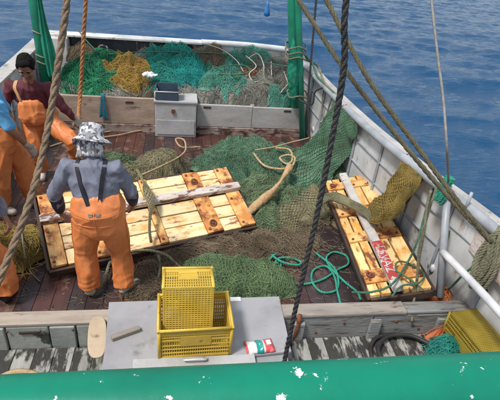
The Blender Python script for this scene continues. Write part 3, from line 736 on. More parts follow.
    # --- boots
    for s in 'lr':
        bt = MB(); t = V[s+'toe']; a = V[s+'an']
        bt.blob([a+Vector((0, 0, .12)), a+Vector((0, 0, .0)), a-Vector((0, 0, .015))], [.056, .056, .058], 14)
        bt.blob([a-Vector((0, 0, .03))-(t-a)*.12, a*.45+t*.55-Vector((0, 0, .02)), t], [.052, .050, .044], 14)
        bo = remeshed(bt, 'boot', boots, root, .009, 4)
        mn = min(v.co.z for v in bo.data.vertices)
        for v in bo.data.vertices:
            v.co.z = max(v.co.z-mn, 0.002) if v.co.z-mn > .012 else .002
    return root, V, shirt_o, ovo, body
# --- man with the camouflage hat, seen from behind
JA = dict(pelvis=(-.655, 3.36, .90), chest=(-.685, 3.43, 1.19), neck=(-.69, 3.47, 1.37), head=(-.695, 3.535, 1.475),
          lsh=(-.870, 3.44, 1.285), lel=(-1.005, 3.45, 1.03), lwr=(-1.005, 3.55, .80), rsh=(-.505, 3.44, 1.285), rel=(-.405, 3.47, 1.05), rwr=(-.405, 3.62, .85),
          lhip=(-.755, 3.36, .82), lkn=(-.80, 3.42, .46), lan=(-.80, 3.37, .10), ltoe=(-.86, 3.52, .045), rhip=(-.555, 3.36, .82), rkn=(-.52, 3.45, .46), ran=(-.49, 3.38, .10), rtoe=(-.395, 3.48, .045))
pa, VA, sh_a, ov_a, _ = person((-.65, 3.38, 0), 'man in grey camouflage bucket hat and orange overalls seen from behind', JA, (0.05, .8, -.60), (0, .55, .8), 'shirtblue', seed=1,
    hand_n=((-1, -.3, .1), (1, -.3, .1)), thumbs=(-1, 1), trouser=(.106, .090, .090), waist=(.185, .132), chest=(.205, .122), curl=(.45, .45))
for s in 'lr':
    g = MB(); e, w_ = VA[s+'el'], VA[s+'wr']; g.blob([e*.85+w_*.15, e*.5+w_*.5, w_-(w_-e).normalized()*.03], [.058, .055, .046], 14)
    remeshed(g, 'sleeve_guard', 'navy', pa, .008, 3, cloth_fold(.005, 4, 1, 12))
ribbon('strap', [(-.79, 3.46, 1.345), (-.78, 3.36, 1.29), (-.745, 3.28, 1.15), (-.71, 3.24, 1.04), (-.69, 3.22, .98)], .034, 'strapblack', pa, sh_a)
ribbon('strap', [(-.585, 3.46, 1.345), (-.592, 3.36, 1.29), (-.608, 3.28, 1.15), (-.625, 3.24, 1.04), (-.635, 3.22, .98)], .034, 'strapblack', pa, sh_a)
for bx in (-.69, -.63): ribbon('buckle', [(bx-.002, 3.2, .995), (bx, 3.18, .978)], .03, 'oldwood', pa, ov_a, off=.008)
def bucket_hat(c, f, up, parent):
    f, u, s = frame(f, up); mx_ = Matrix((s, f, u)).transposed(); c = Vector(c)
    prof = [(.001, .122), (.05, .120), (.078, .108), (.090, .085), (.097, .035), (.101, .005), (.125, -.018), (.150, -.040), (.151, -.044), (.124, -.024), (.099, -.002), (.09, .03)]
    n = 40; vs = []; fs = []
    for i, (r, z) in enumerate(prof):
        for j in range(n):
            a = 2*math.pi*j/n; wv = 1+(.05*math.sin(a*3+1)+.03*math.sin(a*5)) * (1 if 6 <= i <= 9 else .25); dz = .014*math.sin(a*2+.6)*(1 if 6 <= i <= 9 else .1)
            vs.append(c+mx_ @ Vector((r*wv*.98*math.cos(a), r*wv*1.10*math.sin(a), z+.012+dz)))
    for i in range(len(prof)-1):
        for j in range(n): fs.append((i*n+j, (i+1)*n+j, (i+1)*n+(j+1) % n, i*n+(j+1) % n))
    hat = MB().add(vs, fs).build('bucket_hat', 'camo', parent, True)
    # neck flap hanging at the back
    fl = MB(); rows = []; k = 16
    for i in range(7):
        for j in range(k+1):
            a = math.pi*1.5+(j/k-.5)*2.3; rr = .098+.004*i+.006*math.sin(j*1.7+i)
            vs_ = c+mx_ @ Vector((rr*.98*math.cos(a), rr*1.05*math.sin(a), .01))+Vector((0, -.006*i, -.027*i)); rows.append(vs_)
    fs = [(i*(k+1)+j, i*(k+1)+j+1, (i+1)*(k+1)+j+1, (i+1)*(k+1)+j) for i in range(6) for j in range(k)]
    o = fl.add(rows, fs).build('neck_flap', 'camo', hat, True)
    sm = o.modifiers.new('thick', 'SOLIDIFY'); sm.thickness = .004
    return hat
bucket_hat(VA['head'], (0.05, .8, -.60), (0, .55, .8), pa)
ribbon('seam', [(-.665, 3.19, 1.0), (-.665, 3.17, .9), (-.66, 3.19, .78), (-.655, 3.26, .71)], .007, 'orange', pa, ov_a, off=.005, th=.003)
ribbon('waist_hem', [(-.84, 3.33, .955), (-.79, 3.24, .962), (-.66, 3.17, .965), (-.53, 3.24, .962), (-.49, 3.33, .955)], .022, 'orange', pa, ov_a, off=.005, th=.003)
ribbon('yoke_seam', [(-.80, 3.28, .86), (-.73, 3.20, .85), (-.665, 3.18, .845), (-.60, 3.20, .85), (-.52, 3.28, .86)], .006, 'orange', pa, ov_a, off=.004, th=.003)
for sx in (-.905, -.415): ribbon('seam', [(sx, 3.36, .85), (sx, 3.38, .6), (sx, 3.4, .35), (sx, 3.36, .12)], .006, 'orange', pa, ov_a, off=.004, th=.003)
attach_world(pa)
pa.location.y -= .075; pa.location.x += .02
# --- man in the maroon shirt by the bin
JB = dict(pelvis=(-1.67, 5.62, .80), chest=(-1.70, 5.52, 1.08), neck=(-1.69, 5.47, 1.29), head=(-1.665, 5.38, 1.46),
          lsh=(-1.50, 5.50, 1.19), lel=(-1.345, 5.47, .97), lwr=(-1.245, 5.50, .83), rsh=(-1.91, 5.50, 1.20), rel=(-2.00, 5.48, .95), rwr=(-1.93, 5.34, .75),
          lhip=(-1.56, 5.58, .74), lkn=(-1.26, 5.34, .60), lan=(-1.22, 5.56, .17), ltoe=(-1.18, 5.42, .06), rhip=(-1.77, 5.58, .72), rkn=(-1.74, 5.46, .42), ran=(-1.73, 5.55, .10), rtoe=(-1.70, 5.40, .045))
def bib_b(ov, V):
    ov.blob([(-1.70, 5.43, .98), (-1.69, 5.44, .86)], [.10, .13], 14, ell=[(1.5, .55), (1.3, .6)], up=(1, 0, 0))
fB, uB = (.05, -.82, -.56), (0, -.45, .88)
pb, VB, sh_b, ov_b, body_b = person((-1.69, 5.5, 0), 'black haired man in maroon shirt and orange bib bending to a rope', JB, fB, uB, 'maroon', seed=5,
    gloves=('glove', None), hand_n=((.3, -.7, .5), (-1, 0, 0)), thumbs=(1, -1), curl=(.75, .5), hs=1.13, bib=bib_b, trouser=(.108, .096, .092), chest=(.20, .125))
face_bits(VB['head'], fB, uB, pb, 1.13)
f_, u_, s_ = [v*1.13 for v in frame(fB, uB)]; mh = Matrix((s_, f_, u_)).transposed(); hm = MB()
hc = VB['head']
hm.ball(hc+u_*.045-f_*.018, (.083, .095, .092), mh); hm.ball(hc+u_*.095+f_*.035, (.062, .048, .032), mh); hm.ball(hc-f_*.05, (.078, .06, .075), mh)
for k in (-1, 1): hm.ball(hc+s_*k*.07+u_*.03+f_*.012, (.014, .035, .035), mh)
remeshed(hm, 'hair', 'hair', pb, .006, 2, lambda p: .003*noise.noise(p*90)+.005*noise.noise(p*26))
ribbon('strap', [(-1.84, 5.52, 1.25), (-1.84, 5.40, 1.19), (-1.815, 5.37, 1.08), (-1.80, 5.37, 1.0)], .035, 'straptan', pb, sh_b, off=.008)
attach_world(pb)
# --- man in the light blue shirt at the edge
JC = dict(pelvis=(-1.84, 4.76, .90), chest=(-1.86, 4.76, 1.20), neck=(-1.90, 4.78, 1.40), head=(-1.90, 4.78, 1.55),
          lsh=(-1.90, 4.98, 1.30), lel=(-1.85, 5.06, 1.05), lwr=(-1.75, 5.05, .85), rsh=(-1.74, 4.58, 1.28), rel=(-1.66, 4.60, 1.03), rwr=(-1.565, 4.72, .80),
          lhip=(-1.82, 4.86, .84), lkn=(-1.72, 4.90, .48), lan=(-1.68, 4.92, .10), ltoe=(-1.54, 4.95, .045), rhip=(-1.85, 4.68, .84), rkn=(-1.90, 4.68, .48), ran=(-1.96, 4.66, .10), rtoe=(-1.82, 4.62, .045))
def bib_c(ov, V): ov.blob([(-1.80, 4.74, 1.05), (-1.81, 4.74, .93)], [.11, .13], 14, ell=[(1.2, .7), (1.2, .8)], up=(0, 1, 0))
pc, VC, sh_c, ov_c, _ = person((-1.84, 4.76, 0), 'man in light blue shirt and orange overalls standing beside the thick brown rope', JC, (.9, -.1, -.3), (.2, 0, 1), 'sky_shirt', 'short', seed=9,
    gloves=(None, 'glove'), bib=bib_c, hand_n=((1, 0, .2), (1, -.3, .2)), trouser=(.125, .112, .105), voxel=.008, boots='boot')
hm = MB(); hm.ball(VC['head']+Vector((-.01, 0, .05)), (.10, .088, .09)); remeshed(hm, 'hair', 'hair', pc, .007, 2)
ribbon('strap', [(-1.78, 4.64, 1.34), (-1.70, 4.65, 1.24), (-1.68, 4.66, 1.12), (-1.68, 4.68, 1.04)], .035, 'strapblack', pc, sh_c, off=.01)
attach_world(pc)
# --- man bending at the edge, only a leg in view
JD = dict(pelvis=(-1.70, 3.20, .80), chest=(-1.66, 3.36, 1.04), neck=(-1.66, 3.48, 1.18), head=(-1.67, 3.58, 1.26),
          lsh=(-1.86, 3.38, 1.08), lel=(-1.86, 3.52, .82), lwr=(-1.74, 3.62, .62), rsh=(-1.50, 3.38, 1.06), rel=(-1.46, 3.44, .88), rwr=(-1.415, 3.40, .80),
          lhip=(-1.80, 3.18, .74), lkn=(-1.84, 3.32, .42), lan=(-1.84, 3.22, .10), ltoe=(-1.84, 3.36, .045), rhip=(-1.60, 3.18, .74), rkn=(-1.50, 3.30, .44), ran=(-1.475, 3.24, .10), rtoe=(-1.47, 3.37, .045))
pd, VD, sh_d, ov_d, _ = person((-1.66, 3.24, 0), 'man leaning in orange overalls, only his leg and hand showing near the coaming', JD, (0, .8, -.6), (0, .6, .8), 'shirtblue', seed=12,
    hand_n=((1, 0, .2), (1, .2, .2)), trouser=(.12, .11, .105), voxel=.008, boots='blackrubber')
hm = MB(); hm.ball(VD['head']+Vector((0, -.02, .05)), (.088, .10, .09)); remeshed(hm, 'hair', 'hair', pd, .007, 2)
attach_world(pd)

# ================================================================= netting
# --- in the stern bin
def bin_fill(x, y):
    t = (y-7.15)/1.35
    return .50+.40*t+.13*nz3(x*1.7+3, y*1.7, 1)+.07*nz3(x*4.2, y*4.2, 5)+.10*math.exp(-((x-.35)/.75)**2)*t-.06*math.exp(-((x+1.4)/.5)**2)-.45*max(0, (7.25-y)/.09)**1.5
BINBOX = (-1.84, 1.98, 7.16, 8.50)
def sp(x, y, rx, ry, h, m, lb, seed, mesh=.045, r=.0036, fold=.09, warp=.2, loose=60, hf=.07, rot=0, layers=5, edge=.45):
    net_pile('fishing_net', (x, y, 0), rx, ry, h, m, lb, z0=.06, seed=seed, mesh=mesh*.9, r=r*.78, fold=fold, warp=warp, loose=loose, hf=hf, rot=rot, layers=layers, edge=edge, prof=.5, lump=.5, support=bin_fill, clip=BINBOX)
sp(.05, 7.83, 2.5, .95, .02, 'n_grey', 'ash grey and brown netting filling the whole stern bin under the coloured nets', 1, .07, .004, .05, .25, 120, layers=3, edge=.0)
sp(-1.48, 7.64, .46, .44, .10, 'n_green', 'bright green net heaped in the bin behind the beige board', 2, .06, .0042, .10, .26, 140)
sp(-1.30, 8.14, .46, .34, .06, 'n_green', 'green net stuffed under the black stern panels', 3, .06, .0042, .09, .26, 90)
sp(-.88, 7.80, .33, .54, .17, 'n_yellow', 'mustard yellow net bundled in the bin beside the bright green net', 4, .042, .0038, .09, .18, 50, .05, .5)
sp(.14, 7.78, .34, .36, .17, 'n_turq', 'turquoise net lump piled behind the grey locker', 6, .042, .0036, .08, .18, 50)
sp(-.10, 8.16, .62, .34, .12, 'n_teal', 'sea green net piled high against the black stern panels', 8, .05, .0038, .09, .2, 60)
sp(.88, 7.72, .50, .50, .10, 'n_mint', 'mint green net heap in the middle of the grey boarded bin', 11, .045, .0036, .11, .24, 90)
sp(1.52, 7.86, .46, .50, .09, 'n_grey', 'pale grey net with brown patches heaped beside the green gallows post', 13, .042, .0034, .10, .22, 90)
sp(1.12, 7.38, .36, .22, .07, 'n_grey', 'small ash grey net bunch pressed against the grey bin board', 15, .04, .0034, .07, .16)
sp(-.26, 7.62, .36, .36, .10, 'n_teal', 'sea green net bunch spilling behind the dark blue tub', 16, .045, .0036, .07, .16)
sp(1.72, 7.36, .28, .24, .07, 'n_mint', 'mint green net tangle at the foot of the furled tarpaulin', 19, .045, .0036, .07, .18)
sp(.58, 8.22, .34, .24, .13, 'n_brown', 'reddish brown net crumpled on top near the white stern panels', 20, .042, .0036, .08, .18)
sp(1.25, 8.24, .50, .24, .08, 'n_mint', 'mint green net slung along the white stern panels', 22, .045, .0036, .09, .2)
sp(1.16, 7.86, .24, .20, .15, 'n_rust', 'rust brown net wad on top of the mint green heap', 24, .04, .0034, .06, .12)
sp(-.52, 7.34, .32, .18, .05, 'n_brown', 'brown net scrap under the yellow net beside the locker', 17)
sp(-1.64, 8.20, .28, .28, .10, 'n_brown', 'dull brown net rolled against the white stern corner panel', 18)
# --- on the working deck
def dp(x, y, rx, ry, h, m, lb, seed, rot=0, mesh=.036, r=.0024, fold=.075, warp=.18, loose=110, layers=5, hf=.05, edge=.5, prof=.5, lump=.45): net_pile('fishing_net', (x, y, 0), rx, ry, h, m, lb, rot=rot, seed=seed, mesh=mesh, r=r, layers=layers, fold=fold, warp=warp, edge=edge, loose=loose, hf=hf, prof=prof, lump=lump)
dp(1.22, 5.74, 1.16, .66, .20, 'n_deck', 'large dark green net spread over the deck between the two trawl doors', 21, -.14, fold=.10, loose=220)
dp(1.10, 4.86, .52, .78, .15, 'n_olive', 'olive net trailing down the deck beside the tan canvas roll', 23, -.5, fold=.085, loose=150)
dp(.53, 3.40, .58, .29, .17, 'n_moss', 'neat oval heap of moss green net beside the grey lid', 25, -.12, mesh=.032, r=.0022, fold=.05, warp=.12, edge=.3, lump=.3, layers=6, loose=60)
dp(.62, 3.98, .98, .30, .07, 'n_brown', 'flat brown net tangle below the front edge of the long trawl door', 27, .33, fold=.045, warp=.2, loose=120)
dp(-.02, 3.34, .50, .32, .035, 'n_brown', 'dark weedy net scraps on deck behind the man in camouflage hat', 28, -.3, fold=.03, warp=.2, loose=90)
dp(-.34, 5.52, .60, .34, .23, 'n_khaki', 'khaki net mound lying beyond the far edge of the long trawl door', 29, .15, fold=.06)
dp(-.80, 5.62, .32, .26, .22, 'n_olive', 'small olive net lump beside the camouflage hat', 31)
dp(-1.68, 3.92, .42, .34, .24, 'n_mustard', 'mustard brown net pile by the grey end of the long trawl door', 33, .3, r=.0030, fold=.05, edge=.25)
dp(1.30, 4.10, .36, .30, .05, 'n_brown', 'thin brown net patch between the teal rope coil and olive net', 35, fold=.03, loose=70)
dp(2.00, 5.42, .36, .36, .24, 'n_olive', 'olive net bunch at the far end of the lettered trawl door', 37, fold=.06)
dp(1.62, 4.95, .30, .62, .10, 'n_khaki', 'khaki net spill along the low side of the lettered trawl door', 41, -.2, fold=.045)
dp(2.12, 4.35, .22, .62, .19, 'n_brown', 'brown net wadded under the lettered trawl door', 39, .05, layers=2, loose=10)
# net sheet draped from the bulwark cap down to the deck
net_param('draped_net', grid_surf([
    [(2.17, 6.07, 1.04), (2.17, 5.52, 1.04), (2.2, 5.09, 1.0)],
    [(2.02, 5.96, 0.72), (2.1, 5.55, 0.7), (2.28, 5.32, 0.62)],
    [(1.8, 5.83, 0.46), (1.94, 5.47, 0.42), (2.16, 5.3, 0.36)],
    [(1.51, 5.46, 0.28), (1.71, 5.1, 0.22), (1.92, 5.03, 0.2)],
    [(1.12, 4.81, 0.14), (1.35, 4.69, 0.1), (1.59, 4.71, 0.06)]]), 46, 30, 'n_deck', 'dark green net draped from the bulwark cap down to the deck', r=.0034, amp=.05, seed=3, layers=3)
net_param('draped_net', grid_surf([
    [(0.77, 4.05, 0.06), (0.9, 3.86, 0.04), (0.97, 3.7, 0.03)],
    [(1.1, 4.45, 0.14), (1.21, 4.22, 0.1), (1.33, 4.08, 0.03)],
    [(1.45, 4.74, 0.22), (1.6, 4.57, 0.12), (1.67, 4.4, 0.03)],
    [(1.72, 4.94, 0.28), (1.85, 4.78, 0.2), (1.95, 4.77, 0.06)]]), 40, 22, 'n_khaki', 'khaki net strip stretched across the deck towards the lettered trawl door', r=.003, amp=.035, seed=8, layers=3)
# mustard net sack slung from the bulwark
net_param('net_sack', grid_surf([
    [(2.36, 4.12, 1.04), (2.38, 3.97, 1.05), (2.4, 3.77, 1.03)],
    [(2.27, 4.06, 0.94), (2.22, 3.7, 0.99), (2.3, 3.66, 0.98)],
    [(2.2, 4.05, 0.72), (2.12, 3.59, 0.84), (2.24, 3.61, 0.86)],
    [(2.12, 4.03, 0.54), (2.06, 3.61, 0.66), (2.18, 3.6, 0.72)],
    [(2.06, 4.05, 0.39), (2.02, 3.73, 0.49), (2.08, 3.63, 0.61)]]), 44, 26, 'n_mustard', 'mustard net slung from the bulwark cap over the lettered trawl door', r=.0032, amp=.045, seed=5, layers=3, basegrid=(40, 24))
# grey net tube lying across the lettered door
pth2 = path([(1.6, 4.38, 0.3), (1.76, 4.42, 0.4), (1.9, 4.22, 0.46), (2.03, 3.97, 0.46), (2.05, 3.84, 0.44)], .02)
def tube2(s, t):
    x = s*(len(pth2)-1); i = min(int(x), len(pth2)-2); p = pth2[i].lerp(pth2[i+1], x-i); d = (pth2[i+1]-pth2[i]).normalized()
    u = d.cross(Vector((0, 0, 1))).normalized(); w = d.cross(u); a = 2*math.pi*t; r = .022+.022*math.sin(math.pi*s)
    return p+u*math.cos(a)*r*1.3+w*math.sin(a)*r
net_param('rolled_net', tube2, 40, 26, 'n_khaki', 'rolled khaki net lying across the lettered trawl door', r=.003, amp=.02, seed=7, layers=2, basegrid=(36, 16))
# net strand hanging over the long door
pth3 = path([(-0.45, 4.84, 0.46), (-0.33, 4.39, 0.48), (-0.28, 4.16, 0.42), (-0.27, 3.95, 0.36), (-0.25, 3.8, 0.2)], .02)
def tube3(s, t):
    x = s*(len(pth3)-1); i = min(int(x), len(pth3)-2); p = pth3[i].lerp(pth3[i+1], x-i); d = (pth3[i+1]-pth3[i]).normalized()
    u = d.cross(Vector((0, 0, 1))).normalized(); w = d.cross(u); a = 2*math.pi*t; r = .010+.028*math.exp(-((s-.5)/.16)**2)
    return p+u*math.cos(a)*r*1.2+w*math.sin(a)*r*.7+Vector((0, 0, .012))
net_param('net_strand', tube3, 40, 16, 'n_khaki', 'khaki net strand hanging over the keel beam of the long trawl door', r=.003, amp=.02, seed=9, layers=2, basegrid=(36, 12))
# tarpaulin tied to the posts
gt = grid_surf([[(-2.04, 7.52, 1.95), (-2.00, 7.49, 1.95), (-1.98, 7.55, 1.92)], [(-2.05, 7.50, 1.55), (-1.98, 7.48, 1.5), (-1.94, 7.54, 1.5)], [(-2.05, 7.49, 1.1), (-1.95, 7.46, 1.1), (-1.88, 7.54, 1.1)], [(-2.02, 7.49, .7), (-1.93, 7.45, .68), (-1.86, 7.53, .7)]])
a, b = 30, 18; vs = [gt(i/a, j/b)+Vector((0, .02*math.sin(j*1.0+i*.06), 0)) for i in range(a+1) for j in range(b+1)]
fs = [(i*(b+1)+j, (i+1)*(b+1)+j, (i+1)*(b+1)+j+1, i*(b+1)+j+1) for i in range(a) for j in range(b)]
tp = tag(MB().add(vs, fs).build('tarpaulin', 'greencloth', None, True), 'green tarpaulin hanging in folds from the gallows post behind the maroon shirted man', 'tarpaulin')
tp.modifiers.new('thick', 'SOLIDIFY').thickness = .006
wr = MB(); wr.blob(path([(1.70, 7.02, 1.62), (1.735, 7.0, 1.35), (1.775, 7.0, 1.05), (1.84, 7.0, .72)], .05), [.015+.075*math.sin(math.pi*min(1, i/22)) for i in range(len(path([(1.70, 7.02, 1.62), (1.735, 7.0, 1.35), (1.775, 7.0, 1.05), (1.84, 7.0, .72)], .05)))], 16)
rt = bpy.data.objects.new('furled_tarpaulin', None); C.objects.link(rt); rt.location = (1.77, 7.0, .7)
tag(rt, 'furled green tarpaulin lashed along the leaning gallows post', 'tarpaulin')
remeshed(wr, 'cloth', 'greencloth', rt, .012, 3, cloth_fold(.014, 8, .3, 12)); attach_world(rt)

# ================================================================= ropes
twisted('thick_rope', [(-0.45, 2.21, 2.85), (-0.47, 2.19, 2.7), (-0.52, 2.09, 2.43), (-0.57, 1.94, 2.16), (-0.61, 1.77, 1.98), (-0.66, 1.64, 1.84), (-0.72, 1.5, 1.7), (-0.8, 1.35, 1.52)], .016, 'r_brown', 'thick brown twisted rope crossing in front of the men', pitch=.16)
twisted('hanging_rope', [(-1.16, 6.9, 2.45), (-1.24, 6.9, 1.96), (-1.34, 6.9, 1.29), (-1.43, 6.85, 0.65), (-1.4, 6.5, 0.51), (-1.2, 5.55, .80)], .03, 'r_orange', 'orange brown rope hanging down to the hand of the maroon shirted man', pitch=.22)
twisted('wire_rope', [(.66, 1.95, 3.4), (.67, 1.95, 2.82), (.715, 1.95, 2.55), (.725, 1.95, 2.22), (.725, 1.95, 1.77), (.71, 1.95, 1.25), (.70, 1.95, .69), (.70, 1.95, .0)], .016, 'r_black', 'heavy black twisted rope hanging before the grey lid', pitch=.13)
twisted('hanging_wire', [(1.75, 6.4, 2.6), (1.79, 6.4, 2.25), (1.82, 6.3, 1.49), (1.85, 6.2, 0.88), (1.91, 5.9, 0.31), (1.87, 5.1, 0.1)], .016, 'r_black', 'thin dark wire hanging beside the green gallows post', pitch=.10)
R5 = [(0.71, 3.61, 2.76), (0.85, 3.49, 2.6), (1.14, 3.21, 2.25), (1.41, 2.94, 1.97), (1.74, 2.56, 1.65), (1.93, 2.31, 1.49), (1.98, 2.15, 1.45)]
twisted('mooring_rope', R5, .018, 'r_olive', 'olive rope slanting down from the gallows side to the coil on the rail', pitch=.15)
R6 = [(0.84, 3.26, 2.82), (0.95, 3.15, 2.66), (1.23, 2.84, 2.24), (1.56, 2.56, 1.88), (1.79, 2.3, 1.63), (1.97, 2.11, 1.46)]
twisted('mooring_rope', R6, .0175, 'r_olive', 'second olive rope, seaward of its slanting neighbour', pitch=.15)
line('thin_line', [(1.93, 3.84, 2.92), (1.95, 3.67, 2.66), (2.0, 3.44, 2.3), (2.05, 3.25, 2.0), (2.08, 3.04, 1.67), (2.43, 3.37, 1.2)], .011, 'r_grey', 'thin grey line running down to the top of the rail stanchion', 'line')
# coil hung over the rail
def hank(name, label, m, top, n, w, h, r, ax=(0, 1, 0), seed=0):
    rg = random.Random(seed); pts = []; top = Vector(top); ax = Vector(ax).normalized(); sd_ = ax.cross(Vector((0, 0, 1)))
    for i in range(n):
        o = ax*rg.uniform(-w, w)*.6; ww = w*rg.uniform(.7, 1.1); hh = h*rg.uniform(.85, 1.1)
        pts += [top+o+sd_*.055+Vector((0, 0, -.02)), top+o+sd_*.065+ax*ww*.5+Vector((0, 0, -hh*.5)), top+o+sd_*.06+Vector((0, 0, -hh)), top+o+sd_*.03-ax*ww*.6+Vector((0, 0, -hh*.55)), top+o+Vector((0, 0, .065))]
    return twisted(name, pts, r, m, label, pitch=r*7)
hank('rope_hank', 'olive rope hank knotted and hanging over the bulwark pipe', 'r_khaki', (2.585, 2.68, 1.08), 7, .12, .52, .016, ax=(.15, -1, 0), seed=3)
hank('stanchion_lashing', 'bright green cord lashed round the top of the rail stanchion', 'r_teal', (2.43, 3.36, 1.19), 8, .08, .17, .013, ax=(.2, -1, 0), seed=5)
# teal rope lying in loops on the deck
tl = [(0.93, 3.6, 0.03), (1.08, 3.7, 0.03), (1.01, 3.51, 0.03), (0.94, 3.67, 0.05), (1.1, 3.85, 0.07), (1.19, 3.99, 0.06), (1.07, 4.03, 0.06), (0.99, 3.83, 0.06), (1.08, 3.65, 0.07), (1.24, 3.62, 0.05), (1.29, 3.67, 0.05), (1.19, 3.74, 0.05), (1.05, 3.72, 0.05), (1.0, 3.58, 0.02), (1.07, 3.43, 0.02), (1.24, 3.36, 0.02), (1.46, 3.42, 0.02), (1.67, 3.57, 0.02), (1.81, 3.65, 0.03), (1.84, 3.8, 0.02), (1.72, 3.87, 0.02), (1.6, 3.76, 0.03), (1.6, 3.59, 0.03), (1.69, 3.38, 0.02), (1.77, 3.23, 0.02), (1.77, 3.12, 0.02)]
twisted('teal_rope', tl, .0125, 'r_teal', 'teal rope with a knotted bunch lying in loops on the dark deck', pitch=.08)
tl2 = [(1.27, 3.71, 0.02), (1.24, 3.88, 0.02), (1.33, 3.98, 0.02), (1.44, 3.95, 0.02), (1.54, 3.8, 0.02), (1.63, 3.58, 0.04), (1.63, 3.41, 0.02), (1.56, 3.26, 0.02), (1.41, 3.24, 0.02), (1.35, 3.39, 0.02), (1.41, 3.57, 0.02), (1.56, 3.63, 0.02), (1.6, 3.46, 0.03), (1.57, 3.24, 0.02), (1.55, 3.07, 0.02)]
twisted('teal_rope', tl2, .0125, 'r_teal', 'teal rope looping into a figure eight beside the lettered trawl door', pitch=.08)
twisted('green_rope', [(1.56, 2.93, 0.3), (1.67, 2.8, 0.42), (1.87, 2.86, 0.45), (2.16, 3.17, 0.44), (2.26, 3.28, 0.62), (2.47, 3.62, 0.8), (2.51, 3.64, 1.05), (2.43, 3.33, 1.13)], .011, 'r_green', 'dull green rope curving over the lettered trawl door up to the stanchion', pitch=.08)
twisted('green_rope', [(1.84, 2.76, 0.4), (1.98, 2.87, 0.42), (2.13, 2.88, 0.43), (2.26, 3.02, 0.42), (2.19, 3.17, 0.42), (2.08, 3.2, 0.42), (2.01, 3.08, 0.42), (2.07, 2.96, 0.43), (2.17, 2.83, 0.4)], .009, 'r_green', 'small dull green cord curl lying on the lettered trawl door', pitch=.07)
line('hemp_string', [(2.11, 3.1, 1.27), (2.09, 3.0, 0.93), (2.11, 2.95, 0.62), (2.13, 2.85, 0.29), (2.05, 2.66, 0.19)], .012, 'r_khaki', 'frayed khaki string hanging over the coaming near the stanchion', 'string', wob=.02)
twisted('khaki_rope', [(2.21, 3.2, 1.26), (2.15, 3.1, 1.02), (2.1, 3.0, 0.77), (2.12, 2.9, 0.46)], .010, 'r_khaki', 'khaki cord falling from the stanchion across the white bulwark', pitch=.07)
# tan ropes over the mid nets
twisted('tan_rope', [(-0.43, 4.76, 0.45), (-0.21, 5.05, 0.42), (0.0, 5.55, 0.3), (0.11, 5.93, 0.24), (0.09, 6.36, 0.2), (-0.03, 6.52, 0.14), (0.06, 6.32, 0.1), (0.34, 6.45, 0.05)], .014, 'r_tan', 'tan rope with a small loop lying on the rusty deck by the khaki mound', pitch=.09)
twisted('tan_rope', [(1.06, 5.73, 0.36), (1.35, 5.81, 0.38), (1.63, 5.95, 0.4), (1.88, 6.02, 0.44), (2.16, 6.12, 0.52), (2.34, 5.94, 0.8), (2.10, 5.75, 1.0), (2.20, 5.62, 1.11)], .011, 'r_tan', 'long thin tan rope stretched over the dark green net to the bulwark', pitch=.08)
twisted('tan_rope', [(1.03, 5.68, 0.34), (1.12, 5.32, 0.34), (1.29, 5.2, 0.35), (1.47, 5.24, 0.36), (1.57, 5.47, 0.38), (1.49, 5.56, 0.38), (1.37, 5.5, 0.36), (1.43, 5.33, 0.36), (1.52, 5.41, 0.38), (1.55, 5.72, 0.38), (1.36, 5.78, 0.38)], .016, 'r_tan', 'tan rope hank curled on top of the dark green net', pitch=.10)
mb = MB(); mb.blob(path([(0.79, 4.36, 0.2), (0.93, 4.48, 0.26), (1.06, 4.58, 0.32), (1.19, 4.73, 0.36), (1.31, 4.92, 0.4), (1.42, 5.12, 0.42)], .04), [.038+.016*math.sin(i*.31) for i in range(len(path([(0.79, 4.36, 0.2), (0.93, 4.48, 0.26), (1.06, 4.58, 0.32), (1.19, 4.73, 0.36), (1.31, 4.92, 0.4), (1.42, 5.12, 0.42)], .04)))], 12)
rr = empty('canvas_roll', (1.18, 5.1, 0.0), 'tan canvas roll lying over the olive net at the long trawl door corner', 'roll')
remeshed(mb, 'canvas', mat('tan_canvas', (.46, .31, .16), (.36, .22, .10), scale=8, rough=.85, bump=.4), rr, .008, 2, cloth_fold(.007, 6, 1, 16)); attach_world(rr)
twisted('khaki_rope', [(-0.76, 3.25, 0.03), (-0.67, 3.4, 0.06), (-0.64, 3.64, 0.1), (-0.54, 3.73, 0.14), (-0.31, 3.76, 0.15), (-0.13, 3.71, 0.14), (-0.01, 3.64, 0.08), (0.11, 3.49, 0.06)], .016, 'r_khaki', 'khaki rope arching from the deck past the orange trouser leg', pitch=.11)
twisted('khaki_rope', [(-0.19, 3.76, 0.13), (-0.16, 3.61, 0.08), (-0.18, 3.42, 0.05), (-0.24, 3.26, 0.03)], .015, 'r_khaki', 'short khaki rope end dropping towards the grey lid', pitch=.11)
line('loose_cord', [(-1.49, 3.89, 0.28), (-1.39, 3.59, 0.24), (-1.39, 3.63, 0.02), (-1.26, 3.47, 0.02)], .009, 'r_khaki', 'pale loose cord trailing off the mustard brown net', 'cord')
line('straw_cord', [(-1.83, 6.41, 0.02), (-1.64, 6.56, 0.02), (-1.41, 6.72, 0.02), (-1.07, 6.8, 0.03), (-0.75, 6.98, 0.03), (-0.42, 7.13, 0.03)], .012, 'r_tan', 'straw coloured cord along the foot of the net bin', 'cord', wob=.05)
line('straw_cord', [(-1.77, 6.77, 0.02), (-1.56, 6.58, 0.03), (-1.35, 6.88, 0.02), (-1.03, 7.0, 0.03)], .010, 'r_tan', 'short straw cord curled behind the bending man', 'cord', wob=.06)
